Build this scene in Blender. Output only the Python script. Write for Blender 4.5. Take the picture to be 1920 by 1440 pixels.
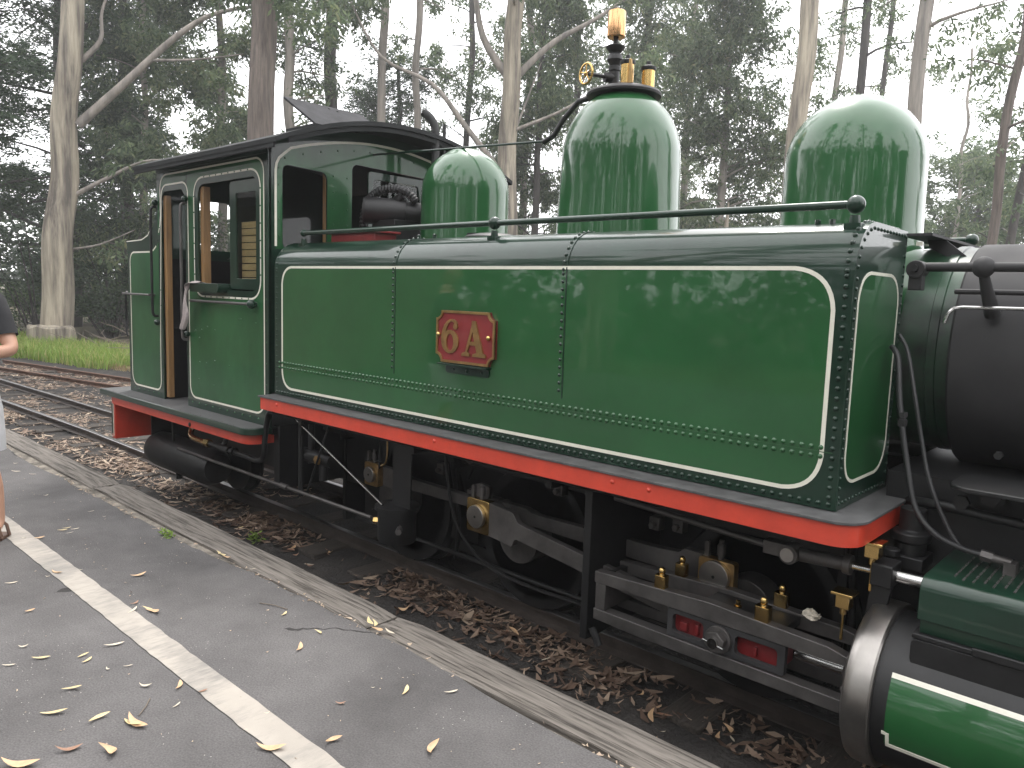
import bpy, bmesh, math, random
import numpy as np
from mathutils import Vector, Matrix, noise
from mathutils.geometry import tessellate_polygon

for o in list(bpy.data.objects): bpy.data.objects.remove(o)
rad = math.radians
scene = bpy.context.scene
col = scene.collection
random.seed(7); RNG = np.random.default_rng(11)

# ---------------------------------------------------------------- camera
cam_d = bpy.data.cameras.new('camera'); cam = bpy.data.objects.new('camera', cam_d); col.objects.link(cam)
cam_d.sensor_width = 36.0; cam_d.lens = 27.0; cam_d.clip_start = 0.05; cam_d.clip_end = 1500
Rm = ((0.735175, -0.102831, 0.670033), (0.677086, 0.063641, -0.733147), (0.032749, 0.992661, 0.116413))
M4 = Matrix(Rm).to_4x4(); M4.translation = (1.04, -4.11, 2.12)
cam.matrix_world = M4
scene.camera = cam

# ---------------------------------------------------------------- sky, sun, exposure
SUN_EL, SUN_AZ = rad(58), rad(-38)          # sun high, beyond the locomotive
world = bpy.data.worlds.new('World'); scene.world = world; world.use_nodes = True
wt = world.node_tree; wt.nodes.clear()
wo = wt.nodes.new('ShaderNodeOutputWorld'); bg = wt.nodes.new('ShaderNodeBackground')
sky = wt.nodes.new('ShaderNodeTexSky'); sky.sky_type = 'NISHITA'; sky.sun_disc = False
sky.sun_elevation = SUN_EL; sky.sun_rotation = SUN_AZ; sky.air_density = 1.0; sky.dust_density = 2.0
tc = wt.nodes.new('ShaderNodeTexCoord'); nz = wt.nodes.new('ShaderNodeTexNoise')
nz.inputs['Scale'].default_value = 2.2; nz.inputs['Detail'].default_value = 6
rp = wt.nodes.new('ShaderNodeValToRGB'); rp.color_ramp.elements[0].position = 0.30; rp.color_ramp.elements[0].color = (.72, .72, .72, 1)
rp.color_ramp.elements[1].position = 0.55; rp.color_ramp.elements[1].color = (1, 1, 1, 1)
mxs = wt.nodes.new('ShaderNodeMix'); mxs.data_type = 'RGBA'
mxs.inputs['B'].default_value = (14.9, 14.8, 15.0, 1)
wt.links.new(tc.outputs['Generated'], nz.inputs['Vector']); wt.links.new(nz.outputs['Fac'], rp.inputs['Fac'])
wt.links.new(rp.outputs['Color'], mxs.inputs['Factor']); wt.links.new(sky.outputs['Color'], mxs.inputs['A'])
wt.links.new(mxs.outputs['Result'], bg.inputs['Color']); bg.inputs['Strength'].default_value = 0.12
wt.links.new(bg.outputs['Background'], wo.inputs['Surface'])
sl = bpy.data.lights.new('sun', 'SUN'); sl.energy = 1.3; sl.angle = rad(12); sl.color = (1, .96, .9)
so = bpy.data.objects.new('sun', sl); col.objects.link(so)
sd = Vector((math.cos(SUN_EL) * math.sin(SUN_AZ), math.cos(SUN_EL) * math.cos(SUN_AZ), math.sin(SUN_EL)))
so.rotation_euler = sd.to_track_quat('Z', 'Y').to_euler()
so.location = (0, 0, 30)
scene.view_settings.view_transform = 'Standard'; scene.view_settings.look = 'None'
scene.view_settings.exposure = .94; scene.view_settings.gamma = 1.0; scene.view_settings.use_curve_mapping = False
scene.render.engine = 'CYCLES'
scene.cycles.max_bounces = 6; scene.cycles.transparent_max_bounces = 8

# ---------------------------------------------------------------- materials
def mat(name, base, rough=.5, metal=0., coat=0., var=0., vscale=8., stretch=(1, 1, 1), bump=0., bscale=40., c2=None, r2=None, spec=None, ramp=None, coatr=.04):
    m = bpy.data.materials.new(name); m.use_nodes = True; nt = m.node_tree
    b = nt.nodes['Principled BSDF']
    b.inputs['Base Color'].default_value = (*base, 1); b.inputs['Roughness'].default_value = rough
    b.inputs['Metallic'].default_value = metal
    if coat: b.inputs['Coat Weight'].default_value = coat; b.inputs['Coat Roughness'].default_value = coatr
    if spec is not None: b.inputs['Specular IOR Level'].default_value = spec
    if var or bump or c2:
        t = nt.nodes.new('ShaderNodeTexCoord'); mp = nt.nodes.new('ShaderNodeMapping'); mp.inputs['Scale'].default_value = stretch
        nt.links.new(t.outputs['Object'], mp.inputs['Vector'])
    if var or c2:
        n = nt.nodes.new('ShaderNodeTexNoise'); n.inputs['Scale'].default_value = vscale; n.inputs['Detail'].default_value = 8; n.inputs['Roughness'].default_value = .65
        nt.links.new(mp.outputs['Vector'], n.inputs['Vector'])
        r = nt.nodes.new('ShaderNodeValToRGB')
        lo = tuple(max(0, c * (1 - var)) for c in base); hi = c2 if c2 else tuple(min(1, c * (1 + var)) for c in base)
        p0, p1 = ramp if ramp else (.32, .68)
        r.color_ramp.elements[0].position = p0; r.color_ramp.elements[0].color = (*lo, 1)
        r.color_ramp.elements[1].position = p1; r.color_ramp.elements[1].color = (*hi, 1)
        nt.links.new(n.outputs['Fac'], r.inputs['Fac']); nt.links.new(r.outputs['Color'], b.inputs['Base Color'])
        if r2 is not None:
            mr = nt.nodes.new('ShaderNodeMapRange'); mr.inputs['To Min'].default_value = rough; mr.inputs['To Max'].default_value = r2
            mr.inputs['From Min'].default_value = .3; mr.inputs['From Max'].default_value = .7
            nt.links.new(n.outputs['Fac'], mr.inputs['Value']); nt.links.new(mr.outputs['Result'], b.inputs['Roughness'])
    if bump:
        n2 = nt.nodes.new('ShaderNodeTexNoise'); n2.inputs['Scale'].default_value = bscale; n2.inputs['Detail'].default_value = 6
        nt.links.new(mp.outputs['Vector'], n2.inputs['Vector'])
        bp = nt.nodes.new('ShaderNodeBump'); bp.inputs['Strength'].default_value = bump; bp.inputs['Distance'].default_value = .02
        if coat: nt.links.new(bp.outputs['Normal'], b.inputs['Coat Normal'])
        nt.links.new(n2.outputs['Fac'], bp.inputs['Height']); nt.links.new(bp.outputs['Normal'], b.inputs['Normal'])
    return m

def leafmat(name, stops, trans=.35, rough=.6, spec=.25):
    m = bpy.data.materials.new(name); m.use_nodes = True; nt = m.node_tree
    b = nt.nodes['Principled BSDF']; out = nt.nodes['Material Output']
    a = nt.nodes.new('ShaderNodeAttribute'); a.attribute_name = 'rnd'
    r = nt.nodes.new('ShaderNodeValToRGB')
    while len(r.color_ramp.elements) < len(stops): r.color_ramp.elements.new(.5)
    for i, (p, c) in enumerate(stops):
        r.color_ramp.elements[i].position = p; r.color_ramp.elements[i].color = (*c, 1)
    nt.links.new(a.outputs['Fac'], r.inputs['Fac']); nt.links.new(r.outputs['Color'], b.inputs['Base Color'])
    b.inputs['Roughness'].default_value = rough; b.inputs['Specular IOR Level'].default_value = spec
    if trans:
        tr = nt.nodes.new('ShaderNodeBsdfTranslucent'); mx = nt.nodes.new('ShaderNodeMixShader'); mx.inputs['Fac'].default_value = trans
        nt.links.new(r.outputs['Color'], tr.inputs['Color']); nt.links.new(b.outputs['BSDF'], mx.inputs[1]); nt.links.new(tr.outputs['BSDF'], mx.inputs[2])
        nt.links.new(mx.outputs['Shader'], out.inputs['Surface'])
    return m

M = {}
GREEN = (.0175, .087, .0275)
M['green'] = mat('green_paint', GREEN, .28, coat=1., spec=.2, var=.16, vscale=1.7, coatr=.03, bump=.05, bscale=2.3)
M['green_cab'] = mat('cab_green_paint', (.0175, .083, .0285), .34, coat=.6, spec=.15, var=.30, vscale=2.6, stretch=(1, 1, .5), coatr=.06, bump=.05, bscale=3)
M['dgreen'] = mat('dark_green_paint', (.008, .028, .0165), .3, coat=.75, var=.2, vscale=4, coatr=.05, spec=.15)
M['line'] = mat('cream_lining', (.72, .70, .60), .4, coat=.3, var=.06, vscale=20)
M['red'] = mat('red_paint', (.56, .052, .026), .38, coat=.4, var=.14, vscale=6, coatr=.15)
M['darkred'] = mat('dark_red_paint', (.20, .020, .022), .4, coat=.3, var=.12, vscale=10)
M['black'] = mat('black_paint', (.009, .009, .0095), .5, var=.4, vscale=9)
M['soot'] = mat('sooty_black', (.024, .0235, .0245), .48, var=.55, vscale=2.4, r2=.8)
M['dirtygreen'] = mat('sooty_green_paint', (.010, .011, .011), .4, coat=.3, var=.2, vscale=2.2, c2=(.016, .062, .028), ramp=(.42, .66), coatr=.2)
M['roof'] = mat('roof_paint', (.013, .0145, .015), .65, var=.3, vscale=6, spec=.25)
M['lid'] = mat('hatch_grey', (.05, .05, .053), .9, var=.25, vscale=5, spec=.1)
M['deck'] = mat('running_plate', (.075, .075, .075), .55, var=.4, vscale=14, r2=.75)
M['steel'] = mat('worn_steel', (.12, .112, .108), .45, metal=.7, var=.3, vscale=7, r2=.6)
M['bright'] = mat('bright_steel', (.55, .54, .53), .2, metal=1., var=.15, vscale=12)
M['cover'] = mat('turned_steel', (.36, .34, .32), .32, metal=.95, var=.2, vscale=5)
M['brass'] = mat('brass', (.60, .41, .16), .24, metal=1.)
M['oldbrass'] = mat('tarnished_brass', (.46, .30, .13), .28, metal=.9, var=.3, vscale=16)
M['copper'] = mat('copper', (.58, .34, .17), .2, metal=1.)
M['wood'] = mat('varnished_wood', (.27, .155, .065), .4, coat=.3, var=.25, vscale=4, stretch=(8, 8, 1))
M['board'] = mat('reflected_boarding', (.42, .27, .13), .5, var=.2, vscale=4, stretch=(1, 1, 8))
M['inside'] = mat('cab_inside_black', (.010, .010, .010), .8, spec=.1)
M['rag'] = mat('grey_rag', (.42, .37, .36), .9, var=.2, vscale=20, bump=.4, bscale=90)
M['paper'] = mat('crumpled_paper', (.6, .55, .46), .8, var=.3, vscale=40)
M['rubber'] = mat('rubber_hose', (.022, .022, .023), .5)
M['asphalt'] = mat('asphalt', (.101, .096, .095), .85, var=.32, vscale=1.3, bump=.35, bscale=160, spec=.25)
M['timber'] = mat('weathered_timber', (.095, .082, .070), .85, var=.45, vscale=5, stretch=(.5, 9, 9), bump=.9, bscale=14, c2=(.21, .187, .163), ramp=(.25, .75))
M['sleeper'] = mat('old_sleeper', (.05, .042, .035), .9, var=.4, vscale=5, stretch=(9, .6, 9), bump=.8, bscale=18)
M['paint'] = None
M['rail'] = mat('rail_steel', (.075, .062, .055), .55, metal=.4, var=.3, vscale=6)
M['railtop'] = mat('rail_head', (.34, .33, .33), .3, metal=.9, var=.2, vscale=10)
M['rust'] = mat('rusty_rail', (.115, .062, .042), .8, var=.4, vscale=9)
M['cinder'] = mat('cinders', (.020, .018, .017), .95, var=.5, vscale=3.0, bump=.9, bscale=45, c2=(.050, .044, .039), ramp=(.3, .8))
M['earth'] = mat('leafy_earth', (.07, .055, .038), .95, var=.4, vscale=.6, bump=.6, bscale=12, c2=(.11, .10, .05))
M['gum'] = mat('gum_bark', (.22, .185, .155), .78, var=.55, vscale=2.6, stretch=(1.5, 1.5, .13), bump=.6, bscale=6, c2=(.42, .37, .285), ramp=(.38, .64))
M['gumg'] = mat('grey_gum_bark', (.22, .20, .18), .8, var=.4, vscale=1.8, stretch=(2.2, 2.2, .2), bump=.5, bscale=6, c2=(.36, .32, .28))
M['stringy'] = mat('stringy_bark', (.085, .066, .055), .9, var=.45, vscale=3.2, stretch=(3, 3, .25), bump=1., bscale=7, c2=(.16, .13, .11))
M['darkbark'] = mat('dark_bark', (.055, .048, .044), .9, var=.4, vscale=3, stretch=(2, 2, .4), bump=.8, bscale=7)
M['twig'] = mat('dead_twigs', (.17, .14, .11), .9, var=.4, vscale=5)
M['leaf_gum'] = leafmat('gum_leaves', [(0, (.052, .080, .046)), (.4, (.108, .155, .082)), (.8, (.185, .235, .12)), (1, (.27, .27, .15))], trans=.45)
M['leaf_pale'] = leafmat('pale_leaves', [(0, (.05, .085, .035)), (.6, (.09, .14, .05)), (1, (.16, .20, .07))])
M['leaf_pine'] = leafmat('pine_needles', [(0, (.024, .046, .026)), (.6, (.056, .092, .048)), (1, (.105, .145, .07))], trans=.3)
M['leaf_shrub'] = leafmat('shrub_leaves', [(0, (.026, .043, .025)), (.6, (.052, .080, .042)), (1, (.11, .14, .06))], trans=.35)
M['leaf_yel'] = leafmat('autumn_shrub_leaves', [(0, (.05, .06, .03)), (.5, (.12, .10, .045)), (1, (.2, .15, .07))], trans=.3)
M['grass'] = leafmat('grass_blades', [(0, (.16, .26, .05)), (.5, (.27, .38, .09)), (.8, (.42, .40, .16)), (1, (.48, .40, .22))], trans=.35)
M['dry'] = leafmat('dry_grass', [(0, (.26, .19, .10)), (.6, (.36, .28, .16)), (1, (.2, .22, .08))], trans=.25)
M['litter'] = leafmat('fallen_bark_and_leaves', [(0, (.075, .048, .036)), (.35, (.155, .105, .078)), (.7, (.32, .235, .175)), (1, (.50, .40, .30))], trans=.1)
M['lf_yellow'] = mat('yellow_leaf', (.56, .45, .24), .5, var=.25, vscale=30)
M['lf_tan'] = mat('tan_leaf', (.50, .33, .19), .55, var=.25, vscale=30)
M['lf_pale'] = mat('pale_leaf', (.55, .48, .37), .6, var=.2, vscale=30)
M['lf_brown'] = mat('brown_leaf', (.27, .15, .095), .6, var=.3, vscale=30)
M['skin'] = mat('skin', (.52, .30, .21), .5, var=.06, vscale=12)
M['shirt'] = mat('black_shirt', (.014, .014, .016), .85, var=.3, vscale=20)
M['shorts'] = mat('pale_grey_shorts', (.46, .46, .47), .85, var=.08, vscale=14)
M['sandal'] = mat('brown_sandal', (.10, .055, .035), .6)
M['hair'] = mat('dark_hair', (.03, .02, .015), .6)
M['eye'] = mat('eye_dark', (.02, .015, .012), .3)
M['dust'] = mat('dusty_debris', (.13, .115, .095), .95, var=.6, vscale=9, bump=.8, bscale=60, c2=(.30, .265, .22), ramp=(.35, .7))

# worn white line paint: patches rubbed through to the asphalt
m = mat('worn_white_paint', (.33, .30, .262), .8, var=.1, vscale=3); nt = m.node_tree; b = nt.nodes['Principled BSDF']
old = b.inputs['Base Color'].links[0].from_socket
tcn = nt.nodes.new('ShaderNodeTexCoord'); mpn = nt.nodes.new('ShaderNodeMapping'); mpn.inputs['Scale'].default_value = (26, 7, 1)
nn = nt.nodes.new('ShaderNodeTexNoise'); nn.inputs['Scale'].default_value = 1.0; nn.inputs['Detail'].default_value = 6; nn.inputs['Roughness'].default_value = .75
n3 = nt.nodes.new('ShaderNodeTexNoise'); n3.inputs['Scale'].default_value = 2.6; n3.inputs['Detail'].default_value = 3
ad = nt.nodes.new('ShaderNodeMath'); ad.operation = 'ADD'
rr_ = nt.nodes.new('ShaderNodeValToRGB'); rr_.color_ramp.elements[0].position = .40; rr_.color_ramp.elements[1].position = .56
hf = nt.nodes.new('ShaderNodeMath'); hf.operation = 'MULTIPLY'; hf.inputs[1].default_value = .5
mm = nt.nodes.new('ShaderNodeMix'); mm.data_type = 'RGBA'; mm.inputs['A'].default_value = (.20, .187, .17, 1)
nt.links.new(tcn.outputs['Object'], mpn.inputs['Vector']); nt.links.new(mpn.outputs['Vector'], nn.inputs['Vector']); nt.links.new(tcn.outputs['Object'], n3.inputs['Vector'])
nt.links.new(nn.outputs['Fac'], ad.inputs[0]); nt.links.new(n3.outputs['Fac'], ad.inputs[1]); nt.links.new(ad.outputs[0], hf.inputs[0]); nt.links.new(hf.outputs[0], rr_.inputs['Fac'])
nt.links.new(rr_.outputs['Color'], mm.inputs['Factor']); nt.links.new(old, mm.inputs['B']); nt.links.new(mm.outputs['Result'], b.inputs['Base Color'])
M['paint'] = m

# asphalt: fine pale aggregate specks and scuffs over the base tone
m = M['asphalt']; nt = m.node_tree; b = nt.nodes['Principled BSDF']; old = b.inputs['Base Color'].links[0].from_socket
t = nt.nodes.new('ShaderNodeTexCoord')
v = nt.nodes.new('ShaderNodeTexVoronoi'); v.inputs['Scale'].default_value = 42
lt = nt.nodes.new('ShaderNodeMath'); lt.operation = 'LESS_THAN'; lt.inputs[1].default_value = .085
n4 = nt.nodes.new('ShaderNodeTexNoise'); n4.inputs['Scale'].default_value = 3.2; n4.inputs['Detail'].default_value = 5
gt = nt.nodes.new('ShaderNodeMath'); gt.operation = 'GREATER_THAN'; gt.inputs[1].default_value = .57
mu = nt.nodes.new('ShaderNodeMath'); mu.operation = 'MULTIPLY'
mx = nt.nodes.new('ShaderNodeMix'); mx.data_type = 'RGBA'; mx.inputs['B'].default_value = (.42, .39, .36, 1)
n5 = nt.nodes.new('ShaderNodeTexNoise'); n5.inputs['Scale'].default_value = 140; n5.inputs['Detail'].default_value = 3
mr = nt.nodes.new('ShaderNodeMapRange'); mr.inputs['From Min'].default_value = .25; mr.inputs['From Max'].default_value = .75; mr.inputs['To Min'].default_value = .68; mr.inputs['To Max'].default_value = 1.32
mx2 = nt.nodes.new('ShaderNodeMix'); mx2.data_type = 'RGBA'; mx2.blend_type = 'MULTIPLY'; mx2.inputs['Factor'].default_value = 1
for s in (v, n4, n5): nt.links.new(t.outputs['Object'], s.inputs['Vector'])
nt.links.new(v.outputs['Distance'], lt.inputs[0]); nt.links.new(n4.outputs['Fac'], gt.inputs[0]); nt.links.new(lt.outputs[0], mu.inputs[0]); nt.links.new(gt.outputs[0], mu.inputs[1])
nt.links.new(n5.outputs['Fac'], mr.inputs['Value']); nt.links.new(old, mx2.inputs['A']); nt.links.new(mr.outputs['Result'], mx2.inputs['B'])
nt.links.new(mu.outputs[0], mx.inputs['Factor']); nt.links.new(mx2.outputs['Result'], mx.inputs['A']); nt.links.new(mx.outputs['Result'], b.inputs['Base Color'])

# asphalt: a few hairline cracks
vc_ = nt.nodes.new('ShaderNodeTexVoronoi'); vc_.feature = 'DISTANCE_TO_EDGE'; vc_.inputs['Scale'].default_value = .55
nd_ = nt.nodes.new('ShaderNodeTexNoise'); nd_.inputs['Scale'].default_value = 5; nd_.inputs['Detail'].default_value = 6
va = nt.nodes.new('ShaderNodeVectorMath'); va.operation = 'MULTIPLY_ADD'; va.inputs[1].default_value = (.22, .22, .22)
nt.links.new(t.outputs['Object'], nd_.inputs['Vector']); nt.links.new(nd_.outputs['Color'], va.inputs[0]); nt.links.new(t.outputs['Object'], va.inputs[2]); nt.links.new(va.outputs[0], vc_.inputs['Vector'])
lc = nt.nodes.new('ShaderNodeMath'); lc.operation = 'LESS_THAN'; lc.inputs[1].default_value = .0045
gm = nt.nodes.new('ShaderNodeMath'); gm.operation = 'GREATER_THAN'; gm.inputs[1].default_value = .5
mc = nt.nodes.new('ShaderNodeMath'); mc.operation = 'MULTIPLY'; mx3 = nt.nodes.new('ShaderNodeMix'); mx3.data_type = 'RGBA'; mx3.inputs['B'].default_value = (.035, .033, .032, 1)
n7 = nt.nodes.new('ShaderNodeTexNoise'); n7.inputs['Scale'].default_value = .9; nt.links.new(t.outputs['Object'], n7.inputs['Vector']); nt.links.new(n7.outputs['Fac'], gm.inputs[0])
nt.links.new(vc_.outputs['Distance'], lc.inputs[0]); nt.links.new(lc.outputs[0], mc.inputs[0]); nt.links.new(gm.outputs[0], mc.inputs[1])
nt.links.new(mc.outputs[0], mx3.inputs['Factor']); nt.links.new(mx.outputs['Result'], mx3.inputs['A']); nt.links.new(mx3.outputs['Result'], b.inputs['Base Color'])

m = bpy.data.materials.new('window_glass'); m.use_nodes = True; nt = m.node_tree; nt.nodes.remove(nt.nodes['Principled BSDF'])
tr = nt.nodes.new('ShaderNodeBsdfTransparent'); tr.inputs['Color'].default_value = (.86, .9, .88, 1); gl = nt.nodes.new('ShaderNodeBsdfGlossy'); gl.inputs['Roughness'].default_value = .02
lw = nt.nodes.new('ShaderNodeLayerWeight'); lw.inputs['Blend'].default_value = .5; pw = nt.nodes.new('ShaderNodeMath'); pw.operation = 'POWER'; pw.inputs[1].default_value = 4.0
fr = nt.nodes.new('ShaderNodeMath'); fr.operation = 'MULTIPLY_ADD'; fr.inputs[1].default_value = .7; fr.inputs[2].default_value = .03; mx = nt.nodes.new('ShaderNodeMixShader')
nt.links.new(lw.outputs['Facing'], pw.inputs[0]); nt.links.new(pw.outputs[0], fr.inputs[0])
nt.links.new(fr.outputs[0], mx.inputs[0]); nt.links.new(tr.outputs[0], mx.inputs[1]); nt.links.new(gl.outputs[0], mx.inputs[2]); nt.links.new(mx.outputs[0], nt.nodes['Material Output'].inputs['Surface'])
M['glass'] = m
# timber: dark drying cracks running along the grain
m = M['timber']; nt = m.node_tree; b = nt.nodes['Principled BSDF']; old = b.inputs['Base Color'].links[0].from_socket
t = nt.nodes.new('ShaderNodeTexCoord'); mp = nt.nodes.new('ShaderNodeMapping'); mp.inputs['Scale'].default_value = (2.0, 52, 52)
n6 = nt.nodes.new('ShaderNodeTexNoise'); n6.inputs['Scale'].default_value = 1.6; n6.inputs['Detail'].default_value = 5; n6.inputs['Roughness'].default_value = .6
r6 = nt.nodes.new('ShaderNodeValToRGB'); r6.color_ramp.elements[0].position = .36; r6.color_ramp.elements[0].color = (.38, .36, .33, 1); r6.color_ramp.elements[1].position = .47; r6.color_ramp.elements[1].color = (1, 1, 1, 1)
mx = nt.nodes.new('ShaderNodeMix'); mx.data_type = 'RGBA'; mx.blend_type = 'MULTIPLY'; mx.inputs['Factor'].default_value = 1
nt.links.new(t.outputs['Object'], mp.inputs['Vector']); nt.links.new(mp.outputs['Vector'], n6.inputs['Vector']); nt.links.new(n6.outputs['Fac'], r6.inputs['Fac'])
nt.links.new(old, mx.inputs['A']); nt.links.new(r6.outputs['Color'], mx.inputs['B']); nt.links.new(mx.outputs['Result'], b.inputs['Base Color'])
bn = [x for x in nt.nodes if x.type == 'BUMP'][0]; nt.links.new(r6.outputs['Color'], bn.inputs['Height']); bn.inputs['Strength'].default_value = .7; bn.inputs['Distance'].default_value = .008

# ---------------------------------------------------------------- helpers
def V(*a): return Vector(a)
def rpoly(pts, r, n=6):
    """polygon with rounded corners; r a number or one per corner"""
    out = []; k = len(pts)
    for i, p in enumerate(pts):
        ri = r[i] if isinstance(r, (list, tuple)) else r
        p = Vector(p); a = Vector(pts[i - 1]); c = Vector(pts[(i + 1) % k])
        if ri < 1e-5: out.append((p.x, p.y)); continue
        u = (a - p); w = (c - p); lu, lw = u.length, w.length; u /= lu; w /= lw
        d = min(ri, lu * .49, lw * .49)
        s, e = p + u * d, p + w * d
        for j in range(n + 1):
            t = j / n
            q = s * (1 - t) ** 2 + p * 2 * t * (1 - t) * .82 + (s + e) * .5 * 2 * t * (1 - t) * .18 + e * t * t
            out.append((q.x, q.y))
    return out
def rrect(u0, u1, v0, v1, r=0.03, n=6): return rpoly([(u0, v0), (u1, v0), (u1, v1), (u0, v1)], r, n)
def inset(poly, d):
    k = len(poly); A = sum(poly[i][0] * poly[(i + 1) % k][1] - poly[(i + 1) % k][0] * poly[i][1] for i in range(k))
    s = 1 if A > 0 else -1; out = []
    for i in range(k):
        p = Vector(poly[i]); a = p - Vector(poly[i - 1]); b_ = Vector(poly[(i + 1) % k]) - p
        if a.length < 1e-9 or b_.length < 1e-9: out.append(tuple(p)); continue
        a.normalize(); b_.normalize(); n1 = Vector((-a.y, a.x)) * s; n2 = Vector((-b_.y, b_.x)) * s
        nn_ = n1 + n2; L = nn_.length
        if L < 1e-6: out.append(tuple(p)); continue
        nn_ /= L; c = max(.35, nn_.dot(n1)); q = p + nn_ * (d / c); out.append((q.x, q.y))
    return out

class MB:
    def __init__(s): s.v = []; s.f = []
    def add(s, vs, fs):
        o = len(s.v); s.v += [tuple(x) for x in vs]; s.f += [tuple(i + o for i in f) for f in fs]; return s
    def box(s, x0, x1, y0, y1, z0, z1):
        return s.add([(x0, y0, z0), (x1, y0, z0), (x1, y1, z0), (x0, y1, z0), (x0, y0, z1), (x1, y0, z1), (x1, y1, z1), (x0, y1, z1)],
                     [(0, 3, 2, 1), (4, 5, 6, 7), (0, 1, 5, 4), (1, 2, 6, 5), (2, 3, 7, 6), (3, 0, 4, 7)])
    def tube(s, pts, r, n=10, caps=True):
        P = [Vector(p) for p in pts]; k = len(P); rs = r if isinstance(r, (list, tuple)) else [r] * k
        T = []
        for i in range(k):
            t = (P[min(i + 1, k - 1)] - P[max(i - 1, 0)]).normalized(); T.append(t)
        up = Vector((0, 0, 1)) if abs(T[0].z) < .9 else Vector((1, 0, 0))
        x = T[0].cross(up).normalized(); vs = []
        for i in range(k):
            x = (x - T[i] * x.dot(T[i])).normalized(); y = T[i].cross(x)
            for j in range(n):
                a = 2 * math.pi * j / n; vs.append(P[i] + (x * math.cos(a) + y * math.sin(a)) * rs[i])
        fs = [(i * n + j, i * n + (j + 1) % n, (i + 1) * n + (j + 1) % n, (i + 1) * n + j) for i in range(k - 1) for j in range(n)]
        if caps: fs += [tuple(range(n))[::-1], tuple((k - 1) * n + j for j in range(n))]
        return s.add(vs, fs)
    def cyl(s, a, b_, r, r2=None, n=20): return s.tube([a, b_], [r, r if r2 is None else r2], n)
    def lathe(s, prof, o=(0, 0, 0), ax='z', n=48):
        o = Vector(o); vs = []
        for (r, h) in prof:
            for j in range(n):
                a = 2 * math.pi * j / n; c, d = r * math.cos(a), r * math.sin(a)
                vs.append(o + (Vector((c, d, h)) if ax == 'z' else Vector((h, c, d)) if ax == 'x' else Vector((d, h, c))))
        k = len(prof)
        fs = [(i * n + j, i * n + (j + 1) % n, (i + 1) * n + (j + 1) % n, (i + 1) * n + j) for i in range(k - 1) for j in range(n)]
        if prof[0][0] > 1e-4: fs.append(tuple(range(n))[::-1])
        if prof[-1][0] > 1e-4: fs.append(tuple((k - 1) * n + j for j in range(n)))
        return s.add(vs, fs)
    def ball(s, c, r, n=16, m=10, sc=(1, 1, 1)):
        pr = [(max(1e-5, math.sin(math.pi * i / m)), -math.cos(math.pi * i / m)) for i in range(m + 1)]
        vs = [(c[0] + r * sc[0] * q * math.cos(2 * math.pi * j / n), c[1] + r * sc[1] * q * math.sin(2 * math.pi * j / n), c[2] + r * sc[2] * h) for q, h in pr for j in range(n)]
        return s.add(vs, [(i * n + j, i * n + (j + 1) % n, (i + 1) * n + (j + 1) % n, (i + 1) * n + j) for i in range(m) for j in range(n)])
    def slab(s, outer, holes=(), O=(0, 0, 0), U=(1, 0, 0), W=(0, 0, 1), N=(0, -1, 0), t=.01):
        """flat plate of thickness t grown from plane O along N, with holes"""
        O, U, W, N = Vector(O), Vector(U), Vector(W), Vector(N)
        loops = [list(outer)] + [list(h) for h in holes]; flat = [p for l in loops for p in l]
        tris = tessellate_polygon([[Vector((p[0], p[1], 0)) for p in l] for l in loops])
        k = len(flat); b0 = [O + U * p[0] + W * p[1] for p in flat]; f0 = [q + N * t for q in b0]
        fs = []; want = N.dot(U.cross(W))
        for (a, b_, c) in tris:
            ar = (flat[b_][0] - flat[a][0]) * (flat[c][1] - flat[a][1]) - (flat[c][0] - flat[a][0]) * (flat[b_][1] - flat[a][1])
            if abs(ar) < 1e-12: continue
            if (ar > 0) != (want > 0): a, c = c, a
            fs.append((a + k, b_ + k, c + k)); fs.append((c, b_, a))
        o = 0
        for l in loops:
            n = len(l)
            for i in range(n): fs.append((o + i, o + (i + 1) % n, o + (i + 1) % n + k, o + i + k))
            o += n
        return s.add(b0 + f0, fs)
    def rivets(s, pts, nrm, r=.008, h=.006, n=7):
        for i, p in enumerate(pts):
            N = Vector(nrm[i] if isinstance(nrm, list) else nrm).normalized(); p = Vector(p)
            x = N.orthogonal().normalized(); y = N.cross(x); vs = []
            for rr, hh in ((1, -.05), (.8, .6), (.4, .93)):
                vs += [p + (x * math.cos(2 * math.pi * j / n) + y * math.sin(2 * math.pi * j / n)) * r * rr + N * h * hh for j in range(n)]
            vs.append(p + N * h)
            fs = [(q * n + j, q * n + (j + 1) % n, (q + 1) * n + (j + 1) % n, (q + 1) * n + j) for q in (0, 1) for j in range(n)]
            fs += [(2 * n + j, 2 * n + (j + 1) % n, 3 * n) for j in range(n)]
            s.add(vs, fs)
        return s
    def build(s, name, m, parent=None, ang=38, bev=0, kind=None, label=None, fix=True):
        me = bpy.data.meshes.new(name); me.from_pydata(s.v, [], s.f)
        if fix and len(s.f) < 60000:
            bm = bmesh.new(); bm.from_mesh(me); bmesh.ops.recalc_face_normals(bm, faces=bm.faces); bm.to_mesh(me); bm.free()
        me.materials.append(M[m] if isinstance(m, str) else m)
        if ang:
            me.polygons.foreach_set('use_smooth', [True] * len(me.polygons)); me.set_sharp_from_angle(angle=rad(ang))
        o = bpy.data.objects.new(name, me); col.objects.link(o)
        if parent: o.parent = parent; o.matrix_parent_inverse = Matrix.Translation(parent.location).inverted() if parent.parent is None else Matrix()
        if bev:
            md = o.modifiers.new('bevel', 'BEVEL'); md.width = bev; md.segments = 2; md.limit_method = 'ANGLE'; md.angle_limit = rad(40)
        if kind: o['kind'] = kind
        if label: o['label'] = label
        return o
def tag(o, label, cat, group=None, kind=None):
    o['label'] = label; o['category'] = cat
    if group: o['group'] = group
    if kind: o['kind'] = kind
    return o
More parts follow.
